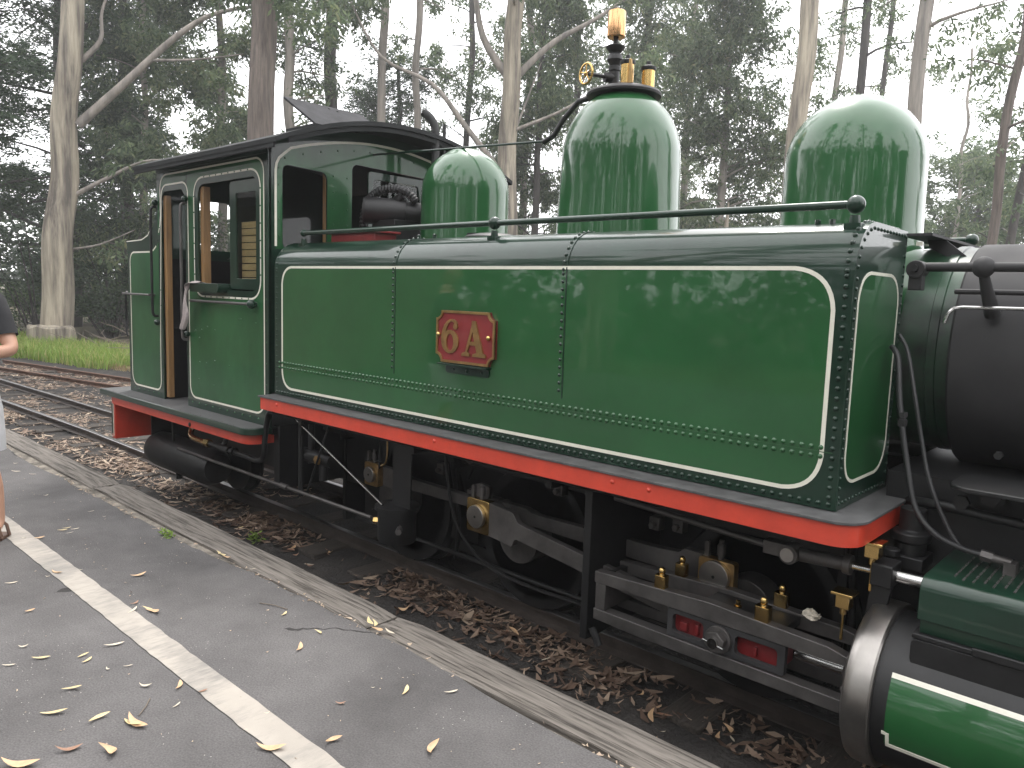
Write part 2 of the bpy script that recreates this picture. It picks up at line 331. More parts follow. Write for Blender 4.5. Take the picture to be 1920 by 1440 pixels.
def empty(name, loc=(0, 0, 0)):
    o = bpy.data.objects.new(name, None); o.location = loc; o.empty_display_size = .2; col.objects.link(o); return o
def frange(a, b_, s):
    n = max(1, int(round(abs(b_ - a) / s))); return [a + (b_ - a) * i / n for i in range(n + 1)]
def arcpts(c, r, a0, a1, n): return [(c[0] + r * math.cos(rad(a0 + (a1 - a0) * i / n)), c[1] + r * math.sin(rad(a0 + (a1 - a0) * i / n))) for i in range(n + 1)]

# ================================================================ the setting
ZR = .11                                   # top of rail
ZP = .55                                   # top of platform
def grid(name, m, x0, x1, y0, y1, nx, ny, zf, kind='structure'):
    xs = np.linspace(x0, x1, nx); ys = np.linspace(y0, y1, ny)
    v = [(x, y, zf(x, y)) for y in ys for x in xs]
    f = [(j * nx + i, j * nx + i + 1, (j + 1) * nx + i + 1, (j + 1) * nx + i) for j in range(ny - 1) for i in range(nx - 1)]
    mb = MB(); mb.v = v; mb.f = f
    o = mb.build(name, m, fix=False); o['kind'] = kind; return o
def gz(x, y):
    d = max(0, math.hypot(x, y - 2) - 12)
    return -.05 + .05 * noise.noise((x * .15, y * .15, 0)) + min(1.2, d * .012) * (1 if y > -8 else .3)
xs = sorted(set([-300, -150, -90] + list(range(-70, 71, 2)) + [90, 150, 300]))
vv = [(x, y, (gz(x, y) - .12)) for y in xs for x in xs]; k = len(xs)
mb = MB(); mb.v = vv; mb.f = [(j * k + i, j * k + i + 1, (j + 1) * k + i + 1, (j + 1) * k + i) for j in range(k - 1) for i in range(k - 1)]
o = mb.build('ground', 'earth', fix=False); o['kind'] = 'structure'
def bz(x, y):
    e = .02 * noise.noise((x * 1.1, y * 1.1, 3)) + .018 * noise.noise((x * 5, y * 5, 7)) + .012 * noise.noise((x * 14, y * 14, 1))
    return -.005 + e - .05 * math.exp(-((y + 1.25) / .35) ** 2)
grid('ballast', 'cinder', -42, 8, -2.05, 5.6, 640, 110, bz)

# --- railway tracks
def mainy(x): return -.03 * max(0, -10 - x) - .0006 * max(0, -14 - x) ** 2
RP = [(-.032, 0), (-.030, -.022), (-.008, -.032), (-.008, -.075), (-.05, -.088), (-.05, -.098), (.05, -.098), (.05, -.088), (.008, -.075), (.008, -.032), (.030, -.022), (.032, 0)]
def rail(parent, path, m, head):
    mb = MB(); n = len(RP)
    for i, (x, y, z) in enumerate(path):
        a = Vector(path[max(0, i - 1)]); b_ = Vector(path[min(len(path) - 1, i + 1)]); t = (b_ - a).normalized(); nx = Vector((-t.y, t.x, 0))
        for (u, w) in RP: mb.v.append(tuple(Vector((x, y, z + w - .004)) + nx * u))
    mb.f = [(i * n + j, i * n + (j + 1) % n, (i + 1) * n + (j + 1) % n, (i + 1) * n + j) for i in range(len(path) - 1) for j in range(n)]
    r = mb.build('rail', m, parent, ang=30)
    mb = MB()
    for i, (x, y, z) in enumerate(path):
        a = Vector(path[max(0, i - 1)]); b_ = Vector(path[min(len(path) - 1, i + 1)]); t = (b_ - a).normalized(); nx = Vector((-t.y, t.x, 0))
        for (u, w) in ((-.027, -.004), (-.022, .0), (.022, .0), (.027, -.004)): mb.v.append(tuple(Vector((x, y, z + w)) + nx * u))
    mb.f = [(i * 4 + j, i * 4 + j + 1, i * 4 + 5 + j, i * 4 + 4 + j) for i in range(len(path) - 1) for j in range(3)]
    mb.build('rail_head', head, r, ang=0, fix=False)
def sleepers(parent, spots):
    me = None
    for (x, y, a) in spots:
        if me is None:
            s = MB().box(-.115, .115, -.8, .8, -.1, .0).build('sleeper', 'sleeper', parent, bev=.012); me = s
        else:
            s = me.copy(); col.objects.link(s)
        s.matrix_parent_inverse = Matrix.Translation(parent.location).inverted()
        s.location = (x + random.uniform(-.03, .03), y, .016 + random.uniform(-.012, .006)); s.rotation_euler = (0, 0, a + random.uniform(-.03, .03))
trk = empty('railway_track', (-10, 0, 0)); tag(trk, 'narrow gauge track with polished rail heads under the locomotive', 'track')
xs_ = [8, 4, 0, -4, -8, -10, -12, -14, -17, -20, -24, -28, -33, -38, -42]
for s in (-1, 1): rail(trk, [(x, mainy(x) + s * .415, ZR) for x in xs_], 'rail', 'railtop')
sleepers(trk, [(x, mainy(x), 0) for x in frange(-36, 6, .68)])
trk2 = empty('railway_track', (-15, 1.9, 0)); tag(trk2, 'rusty siding track diverging behind the engine beside the grass', 'track')
def sidey(x): return 1.97 + (x + 15.3) * .185 if x < -9 else 3.135 + (x + 9) * .185 - .012 * (x + 9) ** 2
xs2 = [6, 2, -2, -5, -9, -12, -15, -18, -21]
for s in (-1, 1): rail(trk2, [(x, (sidey(x) if x < -1 else sidey(-1)) + s * .42, ZR - .015) for x in xs2], 'rust', 'rust')
sleepers(trk2, [(x, sidey(x), .18) for x in frange(-20, -4, .72)])

# --- platform with timber edge beams and painted line
plat = empty('platform', (-5, -4, ZP)); plat['kind'] = 'structure'
YO, YI = -1.81, -2.03
def edge(x): return YI - .075 * max(0., min(1., (-2.7 - x) / .8)) + .035 * noise.noise((x * .9, 0, 0)) + .02 * noise.noise((x * 3.1, 4, 0)) - .045 * max(0, noise.noise((x * .55, 9, 0)) - .1) * 2
ex = frange(-45, 14, .09)
top = [(x, edge(x) + .015 * noise.noise((x * 12, 1, 1))) for x in ex] + [(14, -11), (-45, -11)]
MB().slab(top[::-1], O=(0, 0, ZP - .5), U=(1, 0, 0), W=(0, 1, 0), N=(0, 0, 1), t=.5).build('asphalt_surface', 'asphalt', plat, ang=0)
# gap filling of dusty rubble between asphalt and timber
MB().box(-45, 14, YI - .22, YI + .02, ZP - .3, ZP - .022).build('rubble_fill', 'dust', plat, ang=0)
bx = [-45, -41.7, -38.4, -35.1, -31.8, -28.5, -25.2, -21.9, -18.6, -15.3, -12, -8.75, -5.2, -1.76, 1.6, 5, 8.5, 12]
for a, b_ in zip(bx[:-1], bx[1:]):
    n = 44; mb = MB(); dz = random.uniform(-.008, .006); dy = random.uniform(-.012, .012); pr = []
    prof = [(YI, -.02), (YI + .004, -.004)] + [(YI + .02 + (YO - YI - .04) * i / 9, 0) for i in range(10)] + [(YO - .004, -.006), (YO, -.03), (YO, -.26), (YI, -.26)]
    xa, xb = a + .008, b_ - .008
    for i in range(n + 1):
        x = xa + (xb - xa) * i / n
        endw = max(0, 1 - min(x - xa, xb - x) / .12)
        for j, (y, z) in enumerate(prof):
            if z > -.1:
                g = .006 * noise.noise((x * 1.2, y * 38, a)) + .004 * noise.noise((x * 3, y * 90, a))
                w_ = .012 * noise.noise((x * 2.3, j * .4, a)) if j < 3 or j > 11 else 0
                z += g - endw * .014 * abs(noise.noise((y * 9, x * 9, 2))) - endw * .012
                y += w_
            mb.v.append((x, y + dy, ZP + z + dz))
    k = len(prof)
    mb.f = [(i * k + j, i * k + (j + 1) % k, (i + 1) * k + (j + 1) % k, (i + 1) * k + j) for i in range(n) for j in range(k)] + [tuple(range(k)), tuple(n * k + j for j in range(k))]
    mb.build('timber_edge_beam', 'timber', plat, ang=50)
mb = MB(); lx = frange(-45, 12, .05)
for x in lx:
    mb.v += [(x, -2.832 + .006 * noise.noise((x * 9, 0, 0)) + .004 * noise.noise((x * 30, 0, 0)), ZP + .004), (x, -2.706 + .006 * noise.noise((x * 9, 5, 0)) + .004 * noise.noise((x * 30, 7, 0)), ZP + .004)]
mb.f = [(2 * i, 2 * i + 2, 2 * i + 3, 2 * i + 1) for i in range(len(lx) - 1)]
mb.build('painted_line', 'paint', plat, ang=0, fix=False)

# --- generic many-small-faces mesh
def quadcloud(name, m, verts, nv, rnd, parent=None, kind=None):
    """verts (N,nv,3): N separate little faces; rnd one value per face"""
    N = len(verts); me = bpy.data.meshes.new(name)
    me.vertices.add(N * nv); me.vertices.foreach_set('co', np.ascontiguousarray(verts, dtype=np.float32).ravel())
    me.loops.add(N * nv); me.loops.foreach_set('vertex_index', np.arange(N * nv, dtype=np.int32))
    me.polygons.add(N); me.polygons.foreach_set('loop_start', np.arange(0, N * nv, nv, dtype=np.int32)); me.polygons.foreach_set('loop_total', np.full(N, nv, dtype=np.int32))
    me.update(calc_edges=True)
    at = me.attributes.new('rnd', 'FLOAT', 'FACE'); at.data.foreach_set('value', np.asarray(rnd, dtype=np.float32))
    me.materials.append(M[m]); o = bpy.data.objects.new(name, me); col.objects.link(o)
    if parent: o.parent = parent
    if kind: o['kind'] = kind
    return o
def curl(base, ang, L, W, tilt, lift, roll):
    """N curled leaf strips as two quads each: (2N,4,3)"""
    N = len(L); ca, sa = np.cos(ang), np.sin(ang)
    ax = np.stack([ca, sa, np.zeros(N)], 1); sd_ = np.stack([-sa * np.cos(roll), ca * np.cos(roll), np.sin(roll)], 1); up = np.array([0, 0, 1.])
    s = lambda t, w, h: base + ax * (t * L)[:, None] + sd_ * (w * W)[:, None] + up * (h * lift + t * L * tilt)[:, None]
    bend = .5 * W
    a0 = s(-.5, .12, 1.); a1 = s(-.5, -.12, 1.); b0 = s(0., .6, 0); b1 = s(0., -.4, 0); c0 = s(.5, .1, .8); c1 = s(.5, -.1, .8)
    q1 = np.stack([a1, b1, b0, a0], 1); q2 = np.stack([b1, c1, c0, b0], 1)
    return np.concatenate([q1, q2], 0)
def litter(name, label, n, xr, yc, ys, dens=1.0, light=0., sz=1.0, wd=(.12, .26)):  # light shifts the leaf colour: paler for sunlit stretches, darker for shaded
    xs = RNG.uniform(xr[0], xr[1], n * 3); ys_ = yc(xs) + RNG.normal(0, ys, n * 3)
    keep = np.array([noise.noise((x * .9, y * 2.2, 5)) + .5 * noise.noise((x * 3, y * 4, 8)) > RNG.uniform(-.45, .45) for x, y in zip(xs, ys_)])
    xs, ys_ = xs[keep][:n], ys_[keep][:n]; N = len(xs)
    # keep off the rails
    for s in (-.415, .415):
        d = ys_ - (s + np.array([mainy(x) for x in xs])); hit = np.abs(d) < .06; ys_[hit] += np.sign(d[hit]) * .07
    z = np.array([bz(x, y) for x, y in zip(xs, ys_)]) + RNG.uniform(.004, .03, N)
    L = (.035 + .13 * RNG.beta(1.5, 2.6, N)) * sz; W = L * RNG.uniform(wd[0], wd[1], N)
    vts = curl(np.stack([xs, ys_, z], 1), RNG.uniform(0, 6.28, N), L, W, RNG.normal(0, .13, N), RNG.uniform(0, .016, N), RNG.normal(0, .35, N))
    r = np.clip(RNG.beta(2, 2.2, N) + light, 0, 1); o = quadcloud(name, 'litter', vts, 4, np.concatenate([r, r]), kind='stuff'); o['label'] = label; o['category'] = 'leaf litter'
f0 = lambda x: np.array([mainy(q) for q in x])
litter('leaf_litter', 'brown curled gum leaves drifted along the near rail', 2500, (-6.4, 2.2), lambda x: f0(x) - .66, .13, light=-.10, sz=.95, wd=(.18, .36))
litter('leaf_litter', 'fallen leaves and bark scattered between the polished rails', 1900, (-20, -5.4), lambda x: f0(x), .22, light=.18)
litter('leaf_litter', 'fallen bark scattered on the ground between the two tracks', 3900, (-26, -6.5), lambda x: f0(x) + .95, .36, light=.15, sz=1.1)
litter('leaf_litter', 'fallen leaves lying between the rusty siding rails', 2400, (-21, -8), lambda x: np.array([sidey(q) for q in x]), .22, light=.12, sz=1.2)
litter('leaf_litter', 'dry leaves in sunlit pale tone heaped beside the near rail beyond the bunker', 2600, (-16, -6.2), lambda x: f0(x) - .68, .15, light=.2)
litter('leaf_litter', 'sparse dark leaves on cinders below the platform edge', 700, (-14, 2.2), lambda x: f0(x) - 1.0, .2, light=-.05)
# loose pale rubble along the asphalt edge
n = 900; xx = RNG.uniform(-14, 2, n); yy = np.array([edge(x) for x in xx]) + RNG.normal(.005, .016, n)
msk = np.array([noise.noise((x * .7, 3, 0)) > -.12 or random.random() < .12 for x in xx]); xx, yy = xx[msk], yy[msk]; N = len(xx); s_ = RNG.uniform(.003, .010, N)
bb = np.stack([xx, yy, np.full(N, ZP - .004)], 1)
p = [bb + np.stack([RNG.normal(0, 1, N), RNG.normal(0, 1, N), np.abs(RNG.normal(0, .6, N))], 1) * s_[:, None] for _ in range(4)]
tet = np.concatenate([np.stack([p[a], p[b_], p[c]], 1) for a, b_, c in ((0, 1, 2), (0, 1, 3), (1, 2, 3), (0, 2, 3))], 0)
o = quadcloud('edge_grit', 'litter', tet, 3, np.clip(np.tile(RNG.uniform(.75, 1, N), 4), 0, 1), kind='stuff'); o['label'] = 'pale grit and rubble along the asphalt edge'; o['category'] = 'grit'
n = 420; xx = RNG.uniform(-7, 1.2, n); yy = RNG.uniform(-4.0, -2.1, n); s_ = RNG.uniform(.0018, .0055, n); bb = np.stack([xx, yy, np.full(n, ZP + .002)], 1)
p = [bb + np.stack([RNG.normal(0, 1, n), RNG.normal(0, 1, n), np.abs(RNG.normal(0, .5, n))], 1) * s_[:, None] for _ in range(4)]
tet = np.concatenate([np.stack([p[a], p[b_], p[c]], 1) for a, b_, c in ((0, 1, 2), (0, 1, 3), (1, 2, 3), (0, 2, 3))], 0)
o = quadcloud('platform_grit', 'litter', tet, 3, np.tile(RNG.uniform(.8, 1, n), 4), kind='stuff'); o['label'] = 'tiny pale crumbs scattered over the asphalt'; o['category'] = 'grit'

# ================================================================ the locomotive
loco = empty('steam_locomotive', (-3.0, 0, ZR))
tag(loco, 'green narrow gauge side tank steam locomotive with red number plate 6A', 'locomotive')
def part(mb, name, m, parent=None, **k): return mb.build(name, m, parent or loco, **k)
TY = -1.06; TX0, TX1 = -4.18, 0.0
# ---- side tanks
def tank_prof(s):                     # (y, z) loop, outer side at s*1.06
    p = [(-.45, 1.31), (-1.06, 1.31), (-1.06, 2.25)] + arcpts((-.86, 2.25), .2, 180, 90, 10)[1:] + [(-.45, 2.445)]
    return [(y * -s, z) for y, z in p]
TB = {}
for s, nm in ((-1, 'side_tank'), (1, 'side_tank')):
    t = part(MB().slab(tank_prof(s), O=(TX0, 0, 0), U=(0, 1, 0), W=(0, 0, 1), N=(1, 0, 0), t=TX1 - TX0), nm, 'dgreen', ang=30)
    TB[s] = t
tank = TB[-1]; tank['label'] = 'long riveted green water tank facing the platform'; TB[1]['label'] = 'far side water tank mostly hidden by the domes'
# green panels between lining
pan = rpoly([(-4.08, 1.36), (-.062, 1.36), (-.062, 2.268), (-4.08, 2.268)], [.13, .16, .17, .13], 9)
SEAMS = [-2.755, -1.398]
part(MB().slab(inset(pan, .010), O=(0, TY, 0), N=(0, -1, 0), t=.0018), 'side_panel', 'green', tank, ang=0)
part(MB().slab(pan, [inset(pan, .017)], O=(0, TY - .0008, 0), N=(0, -1, 0), t=.0022), 'lining', 'line', tank, ang=0)
fp = rpoly([(-1.012, 1.40), (-.505, 1.40), (-.505, 2.255), (-1.012, 2.255)], [.12, .13, .13, .13], 8)
part(MB().slab(inset(fp, .007), O=(TX1, 0, 0), U=(0, 1, 0), N=(1, 0, 0), t=.0018), 'front_panel', 'green', tank, ang=0)
part(MB().slab(fp, [inset(fp, .013)], O=(TX1 + .0006, 0, 0), U=(0, 1, 0), N=(1, 0, 0), t=.0022), 'lining', 'line', tank, ang=0)
# seam cover strips that follow the curved shoulder
def over(y0s):                         # path over the tank shoulder in (y,z) with normals
    L = [((-1.06, z), (-1, 0)) for z in frange(1.36, 2.23, .04)]
    for a in range(180, 85, -11): L.append(((-.86 + .2 * math.cos(rad(a)), 2.25 + .2 * math.sin(rad(a))), (math.cos(rad(a)), math.sin(rad(a)))))
    L += [((y, 2.45), (0, 1)) for y in frange(-.82, -.50, .04)]
    return L
def strip(x0, x1, t, zmin):
    P = [q for q in over(0) if q[0][1] >= zmin]
    poly = [(y - 0 + n[0] * t, z + n[1] * t) for (y, z), n in P] + [(y - n[0] * .004, z - n[1] * .004) for (y, z), n in P][::-1]
    return MB().slab(poly, O=(x0, 0, 0), U=(0, 1, 0), W=(0, 0, 1), N=(1, 0, 0), t=x1 - x0)
for x in SEAMS:
    part(strip(x - .004, x + .0035, .0042, 1.57), 'plate_seam', 'dgreen', tank, ang=50)
# raised joint ridge between the double rivet rows
part(MB().box(-4.14, -.03, TY - .0034, TY, 1.5365, 1.540), 'plate_seam', 'green', tank, ang=0)
rv = MB()
for x in SEAMS:
    q = [a for a in over(0) if a[0][1] >= 1.60]
    rv.rivets([(x - .022, y, z) for (y, z), n in q], [(0, n[0], n[1]) for (y, z), n in q], .0105, .009)
part(rv, 'seam_rivets', 'dgreen', tank, kind='stuff')
rv = MB(); q = over(0)
rv.rivets([(TX1 - .030, y, z) for (y, z), n in q], [(0, n[0], n[1]) for (y, z), n in q], .0112, .0095)
rv.rivets([(TX0 + .030, y, z) for (y, z), n in q if z < 2.44], [(0, n[0], n[1]) for (y, z), n in q if y < -.84], .008, .006)
rv.rivets([(x, TY, 1.333) for x in frange(-4.15, -.03, .0385)], (0, -1, 0), .0108, .009)
part(rv, 'edge_rivets', 'dgreen', tank, kind='stuff')
rv = MB()
for z in (1.556, 1.520): rv.rivets([(x, TY - .0015, z) for x in frange(-4.11, -.075, .0385)], (0, -1, 0), .0115, .010)
part(rv, 'row_rivets', 'green', tank, kind='stuff')
rv = MB()
rv.rivets([(TX1, -1.035, z) for z in frange(1.36, 2.22, .04)], (1, 0, 0), .0085, .006)
rv.rivets([(TX1, -.468, z) for z in frange(1.38, 2.42, .042)], (1, 0, 0), .0085, .006)
rv.rivets([(TX1, y, 1.335) for y in frange(-1.03, -.48, .038)], (1, 0, 0), .0085, .006)
rv.rivets([(TX1, y, 2.424) for y in frange(-.84, -.49, .038)], (1, 0, 0), .0085, .006)
rv.rivets([(TX1, -.86 + .176 * math.cos(rad(a)), 2.25 + .176 * math.sin(rad(a))) for a in range(175, 92, -13)], (1, 0, 0), .0085, .006)
part(rv, 'front_rivets', 'dgreen', tank, kind='stuff')
part(MB().tube([(-1.062 + 1.062 - .0, -1.061, 1.312), (0.0005, -1.061, 2.25)], .004, 6), 'corner_bead', 'dgreen', tank)
# number plate with scalloped corners, raised border and figures
def scallop(u0, u1, v0, v1, r):
    P = []
    for (cx, cy, a0) in ((u0, v0, 90), (u1, v0, 180), (u1, v1, 270), (u0, v1, 360)):
        P += [(cx + r * math.cos(rad(a0 - 90 * i / 6)), cy + r * math.sin(rad(a0 - 90 * i / 6))) for i in range(7)]
    return P
PX, PZ, PW, PH = -2.102, 1.864, .475, .300
sc = scallop(PX - PW / 2, PX + PW / 2, PZ - PH / 2, PZ + PH / 2, .045)
plate = part(MB().slab(sc, O=(0, TY - .004, 0), t=.016), 'number_plate', 'darkred', label='red cast number plate with brass border and figures')
part(MB().slab(sc, [inset(sc, .014)], O=(0, TY - .014, 0), t=.014), 'border', 'oldbrass', plate, bev=.003)
def pl(u, v): return (PX - PW / 2 + u * PW, PZ + PH / 2 - v * PH)
def ell(cu, cv, ru, rv_, n=28, a0=0, a1=360): return [pl(cu + ru * math.cos(rad(a0 + (a1 - a0) * i / n)), cv - rv_ * math.sin(rad(a0 + (a1 - a0) * i / n))) for i in range(n if a1 - a0 == 360 else n + 1)]
six = MB(); six.slab(ell(.25, .595, .15, .225), [ell(.252, .605, .062, .165)], O=(0, TY - .018, 0), t=.010)
spine = [(.135, .60, .075), (.135, .48, .072), (.15, .38, .062), (.175, .29, .050), (.21, .225, .038), (.255, .185, .030), (.30, .185, .030), (.335, .21, .036), (.357, .26, .05)]
Lp, Rp = [], []
for i, (u, v, w) in enumerate(spine):
    a = spine[max(0, i - 1)]; b_ = spine[min(len(spine) - 1, i + 1)]; du, dv = (b_[0] - a[0]) * PW, (b_[1] - a[1]) * PH; L = math.hypot(du, dv)
    nu, nv = -dv / L, du / L; Lp.append(pl(u + nu * w / 2, v + nv * w / 2 * PW / PH)); Rp.append(pl(u - nu * w / 2, v - nv * w / 2 * PW / PH))
six.slab(Lp + Rp[::-1], O=(0, TY - .018, 0), t=.0106); six.slab(ell(.345, .30, .036, .058, 18), O=(0, TY - .018, 0), t=.0114)
part(six, 'figure_six', 'oldbrass', plate, ang=0)
A = MB(); q = lambda L: [pl(*p) for p in L]
A.slab(q([(.625, .17), (.685, .17), (.832, .80), (.725, .80), (.632, .33)]), O=(0, TY - .018, 0), t=.011)
A.slab(q([(.635, .20), (.655, .30), (.555, .80), (.515, .80)]), O=(0, TY - .018, 0), t=.0104)
A.slab(q([(.575, .56), (.70, .56), (.715, .63), (.56, .63)]), O=(0, TY - .018, 0), t=.0098)
A.slab(q([(.455, .84), (.475, .785), (.515, .765), (.565, .765), (.60, .79), (.60, .84)]), O=(0, TY - .018, 0), t=.0114)
A.slab(q([(.645, .84), (.655, .79), (.71, .765), (.83, .765), (.865, .79), (.87, .84)]), O=(0, TY - .018, 0), t=.0117)
part(A, 'letter_a', 'oldbrass', plate, ang=0)
for u in (.045, .905):
    c = pl(u, .47); part(MB().ball((c[0], TY - .026, c[1]), .015, 12, 8), 'bolt', 'brass', plate)
part(MB().slab(rrect(-2.27, -1.915, 1.652, 1.700, .02), O=(0, TY - .002, 0), t=.008).box(-2.31, -1.905, TY - .045, TY - .002, 1.700, 1.708), 'lamp_shelf', 'dgreen', bev=.002)
part(MB().rivets([(x, TY - .010, 1.675) for x in (-2.2, -2.09, -1.97)], (0, -1, 0), .010, .008), 'shelf_rivets', 'dgreen', kind='stuff')
# handrail on each tank
for s in (-1, 1):
    y = .95 * s
    h = part(MB().cyl((-3.96, y, 2.512), (-.056, y, 2.512), .0165, n=14), 'tank_handrail', 'dgreen')
    for x, r in ((-3.96, .026), (-2.02, .036), (-.056, .036)):
        part(MB().ball((x, y, 2.512), r, 18, 12).lathe([(.018, 2.47), (.022, 2.44), (.022, 2.425)], (x, y, 0), n=12).box(x - .032, x + .032, y - .025, y + .025, 2.415, 2.438), 'handrail_knob', 'dgreen', h)
# filler lids and fittings on the tank top
for x, y in ((-2.46, -.50),):
    part(MB().lathe([(.19, 2.43), (.19, 2.475), (.175, 2.485), (.10, 2.50), (0.0001, 2.505)], (x, y, 0), n=32).box(x - .22, x - .15, y - .03, y + .03, 2.45, 2.51), 'filler_lid', 'black', ang=30)
part(MB().box(-4.1, -3.55, -.62, -.42, 2.452, 2.53).box(-4.13, -3.52, -.64, -.40, 2.531, 2.548), 'tool_box', 'darkred', bev=.004)
for x in (-3.95, -3.8): part(MB().lathe([(.012, 2.44), (.012, 2.475), (0.0001, 2.48)], (x + 1.15, -.84, 0), n=8), 'bolt', 'dgreen', tank)
for x in (-.42, -.36): part(MB().lathe([(.012, 2.44), (.012, 2.463), (0.0001, 2.466)], (x + .2, -.90, 0), n=6), 'bolt', 'dgreen', tank)

# ---- running plate with red valance, rounded at the front
def rplan(y, x1, r, x0): return [(x0, -.40), (x0, y)] + [(x1 - r + r * math.cos(rad(a)), y + r + r * math.sin(rad(a))) for a in range(-90, 1, 10)] + [(x1, -.40)]
for s in (-1, 1):
    mir = lambda P: [(x, -y if s > 0 else y) for x, y in P]
    rp_ = part(MB().slab(mir(rplan(-1.192, .135, .12, -4.20)), O=(0, 0, 1.294), U=(1, 0, 0), W=(0, 1, 0), N=(0, 0, 1), t=.012), 'running_plate', 'deck', bev=.002)
    ou = rplan(-1.180, .123, .108, -4.18); inn = [(x, y) for x, y in inset(ou, .010)]
    A0 = [p for p in ou[1:]]; B0 = rplan(-1.170, .113, .098, -4.18)[1:]
    part(MB().slab(mir(A0 + B0[::-1]), O=(0, 0, 1.205), U=(1, 0, 0), W=(0, 1, 0), N=(0, 0, 1), t=.0885), 'valance', 'red', rp_, ang=30)
    if s < 0:
        rv = MB().rivets([(x, -1.18, 1.262) for x in (-3.95, -2.23, -.98, -.78)], (0, -1, 0), .013, .01)
        part(rv, 'valance_bolt', 'red', rp_)
        part(MB().tube([(-4.1, -1.10, 1.19), (-.9, -1.10, 1.19)], .022, 10), 'support_tube', 'black')

# ---- boiler, smokebox, domes
BZ = 1.93
part(MB().lathe([(.47, -4.3), (.47, .0)], (0, 0, BZ), 'x', 64), 'boiler', 'green')
part(MB().lathe([(.472, .0), (.472, .21)], (0, 0, BZ), 'x', 72), 'boiler_front', 'dirtygreen')
part(MB().lathe([(.478, -4.0), (.478, -3.94)], (0, 0, BZ), 'x', 64), 'boiler_band', 'dgreen')
part(MB().lathe([(.474, .12), (.479, .123), (.479, .157), (.474, .16)], (0, 0, BZ), 'x', 72), 'boiler_band', 'dirtygreen')
smk = part(MB().lathe([(.47, .205), (.497, .21), (.505, .22), (.505, 1.45), (.49, 1.48), (.0001, 1.52)], (0, 0, BZ - .02), 'x', 72), 'smokebox', 'soot')
part(MB().lathe([(.17, 2.38), (.16, 2.45), (.15, 3.05), (.19, 3.06), (.19, 3.10), (.14, 3.10)], (.95, 0, 0), n=40), 'chimney', 'soot')
def dome(x, prof, name, **k): return part(MB().lathe(prof, (x, 0, 0), n=72), name, 'green', ang=28, **k)
def hemi(r, zc, rz, n=16, a1=90): return [(max(1e-4, r * math.cos(rad(a1 * i / n))), zc + rz * math.sin(rad(a1 * i / n))) for i in range(n + 1)]
d1 = dome(-3.26, [(.36, 2.32), (.345, 2.40), (.333, 2.50), (.33, 2.86)] + hemi(.33, 2.86, .325)[1:12] + [(.333 * math.cos(rad(66)), 2.86 + .330 * math.sin(rad(66)))] + hemi(.333, 2.862, .33)[12:], 'sand_dome', label='small rounded green sand dome beside the cab')
d2 = dome(-1.85, [(.44, 2.28), (.405, 2.36), (.392, 2.48), (.378, 2.80), (.372, 2.98)] + hemi(.372, 2.98, .43)[1:13] + [(.15, 3.392)], 'steam_dome', label='tall green steam dome carrying the brass whistle')
part(MB().lathe([(.19, 3.355), (.232, 3.362), (.235, 3.375), (.225, 3.39), (.15, 3.415), (.0001, 3.42)], (-1.85, 0, 0), n=48), 'dome_cap', 'black', d2)
d3 = dome(-.41, [(.40, 2.30), (.36, 2.36), (.342, 2.46), (.338, 2.60), (.335, 2.83)] + hemi(.335, 2.83, .33)[1:12] + [(.338 * math.cos(rad(66)), 2.832 + .333 * math.sin(rad(66)))] + hemi(.338, 2.832, .334)[12:], 'sand_dome', label='rounded green front dome nearest the smokebox')
# whistle, valves and wheel on the steam dome
wh = part(MB().lathe([(.05, 3.42), (.05, 3.44), (.032, 3.45), (.032, 3.53), (.038, 3.535), (.038, 3.56), (.03, 3.565), (.05, 3.60), (.046, 3.625), (.028, 3.645), (.03, 3.655)], (-1.93, 0, 0), n=24), 'whistle_stand', 'black')
part(MB().lathe([(.035, 3.645), (.056, 3.668), (.060, 3.680), (.052, 3.686), (.03, 3.688), (.016, 3.69), (.016, 3.735)], (-1.93, 0, 0), n=28), 'whistle_cup', 'black', wh)
part(MB().lathe([(.050, 3.732), (.056, 3.738), (.057, 3.742), (.057, 3.885), (.053, 3.892), (.02, 3.895), (.012, 3.90), (.012, 3.912), (.0001, 3.915)], (-1.93, 0, 0), n=32), 'whistle_bell', 'copper', wh)
for k_, (x, y, h) in enumerate(((-1.79, -.06, 3.545), (-1.69, .02, 3.51))):
    v_ = part(MB().lathe([(.040, 3.40), (.040, h - .01)], (x, y, 0), n=24), 'safety_valve', 'brass')
    part(MB().lathe([(.043, h - .01), (.047, h), (.047, h + .012), (.03, h + .02), (.014, h + .022), (.014, h + .045), (.0001, h + .05)], (x, y, 0), n=24), 'valve_cap', 'black', v_)
part(MB().slab([(-.012, 3.41), (.02, 3.41), (.005, 3.55), (-.01, 3.555)], O=(-1.735, -.10, 0), t=.01), 'valve_lever', 'oldbrass', bev=.002)
wc = Vector((-2.03, -.16, 3.50)); wn = Vector((-.25, -.97, 0)).normalized(); wx = wn.cross(Vector((0, 0, 1))).normalized()
hw = part(MB().tube([wc + (wx * math.cos(a) + Vector((0, 0, 1)) * math.sin(a)) * .062 for a in [2 * math.pi * i / 28 for i in range(29)]], .0075, 8), 'valve_wheel', 'brass')
sp = MB()
for i in range(5):
    a = 2 * math.pi * (i + .25) / 5; sp.cyl(wc, wc + (wx * math.cos(a) + Vector((0, 0, 1)) * math.sin(a)) * .06, .005, n=6)
sp.ball(wc, .015, 10, 8); part(sp, 'wheel_spokes', 'brass', hw)
part(MB().cyl(wc, (-1.93, -.02, 3.49), .012, n=8).cyl((-1.96, -.06, 3.49), (-1.93, 0, 3.49), .03, n=12), 'valve_stem', 'black', wh)
